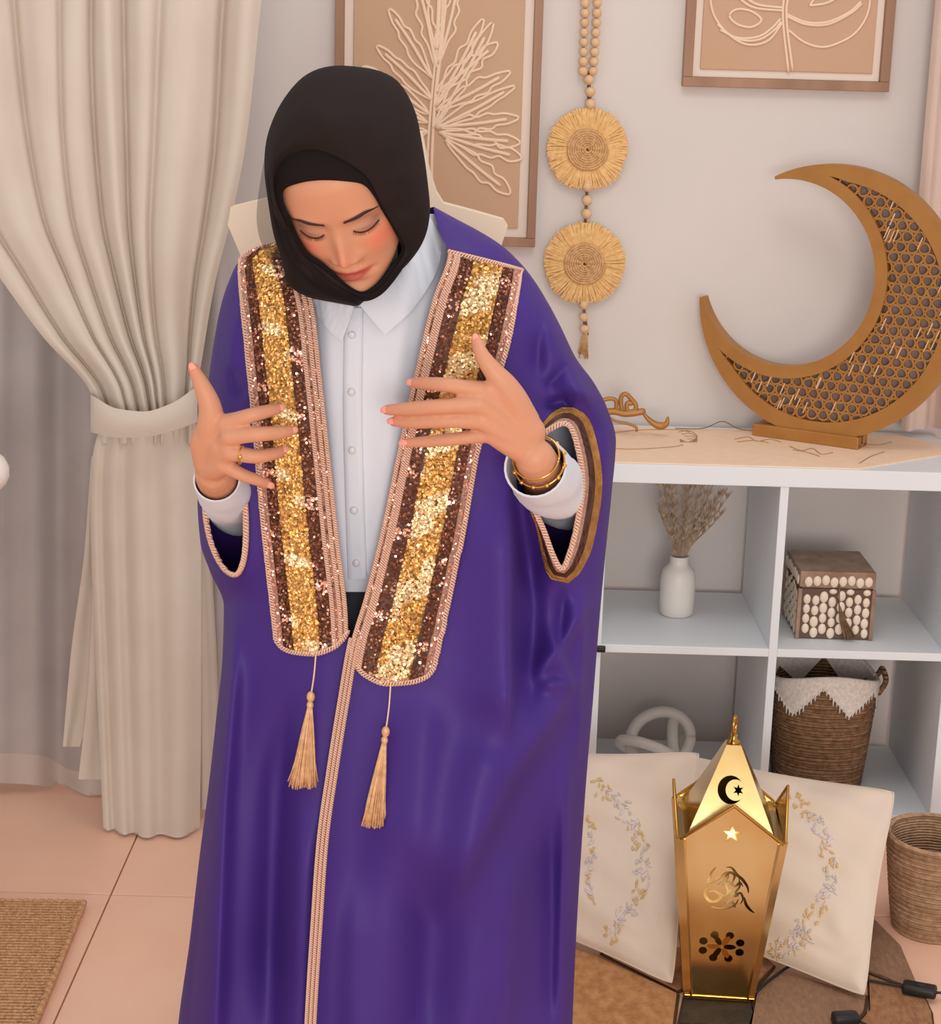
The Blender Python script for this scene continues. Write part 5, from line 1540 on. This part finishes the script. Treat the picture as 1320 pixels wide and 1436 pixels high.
hij = obj('headscarf', MB().grid(np.array([inner_turn] + rows), cu=True), 'hijab_black', person, label='black draped headscarf')
band_out = fi + (hi_ - fi) * 1.0 + (hi_ - HC) * .10
rows = [P(fi[:, 0], fi[:, 1], yf + .010), P(fi[:, 0], fi[:, 1], yf)]
for k in np.linspace(.1, 1, 8):
    q = fi + (band_out - fi) * k; rows.append(P(q[:, 0], q[:, 1], yf - .002 * math.sin(k * 3) + (yin - yf + .007) * k))
obj('underscarf', MB().grid(np.array(rows), cu=True), 'underscarf', person, label='black cap band under the headscarf')
# sheer loose layer falling on the picture's left and under the chin
ao = spl([(372, 215), (364, 262), (360, 300), (363, 330), (374, 356), (390, 384), (412, 405), (446, 420), (502, 431)], 70)
bo = spl([(386, 236), (393, 270), (402, 300), (412, 328), (424, 350), (441, 367), (462, 386), (484, 402), (508, 416)], 70)
rows = []
for k in np.linspace(0, 1, 26):
    q = ao + (bo - ao) * k; tt_ = np.linspace(0, 1, 70)
    Y = 2.172 - (.062 + .02 * np.sin(tt_ * 3)) * math.sqrt(1 - (1 - k) ** 2) - .006 * np.sin(k * 13 + tt_ * 5) - .008 + .045 * tt_ * k
    rows.append(P(q[:, 0], q[:, 1], Y))
obj('chiffon_layer', MB().grid(np.array(rows)), 'chiffon', person, label='sheer black chiffon fold')

# ---------------------------------------------------------------- jewellery
def hoop(c, axis, rad, r, name, flat=1.0):
    ax = nrmz(axis); u = nrmz(np.cross(ax, [0, 0, 1.0])); v_ = np.cross(ax, u); a = np.linspace(0, 2 * np.pi, 41)
    m = MB(); m.tube(c + rad * (np.cos(a)[:, None] * u + np.sin(a)[:, None] * v_), r, 6); return m
w0_, w1_ = P(745, 630, 2.070), P(768, 668, 2.130)
axw = w1_ - w0_
bm_ = hoop(w0_ + axw * .30, axw, .0285, .0014, 'b')
t_ = obj('bracelet', bm_, 'jewel_gold', person, label='thin gold bracelet')
m = hoop(w0_ + axw * .50 , axw + [.006, .006, 0], .0315, .0014, 'b')
for k in range(12):
    a = k / 12 * 2 * np.pi; ax = nrmz(axw); u = nrmz(np.cross(ax, [0, 0, 1.0])); v_ = np.cross(ax, u); m.ball(w0_ + axw * .50 + .0320 * (math.cos(a) * u + math.sin(a) * v_), .0030, nu=8, nv=6)
obj('bracelet', m, 'jewel_gold', person, label='gold charm bracelet')
rc = P(338, 638, 2.0525); ra = P(358, 640, 2.050) - P(322, 634, 2.054)
m = hoop(rc, ra, .0102, .0016, 'r'); m.ball(rc + [0, -.0105, 0], (.003, .002, .003)); obj('ring', m, 'jewel_gold', person, label='gold finger ring')
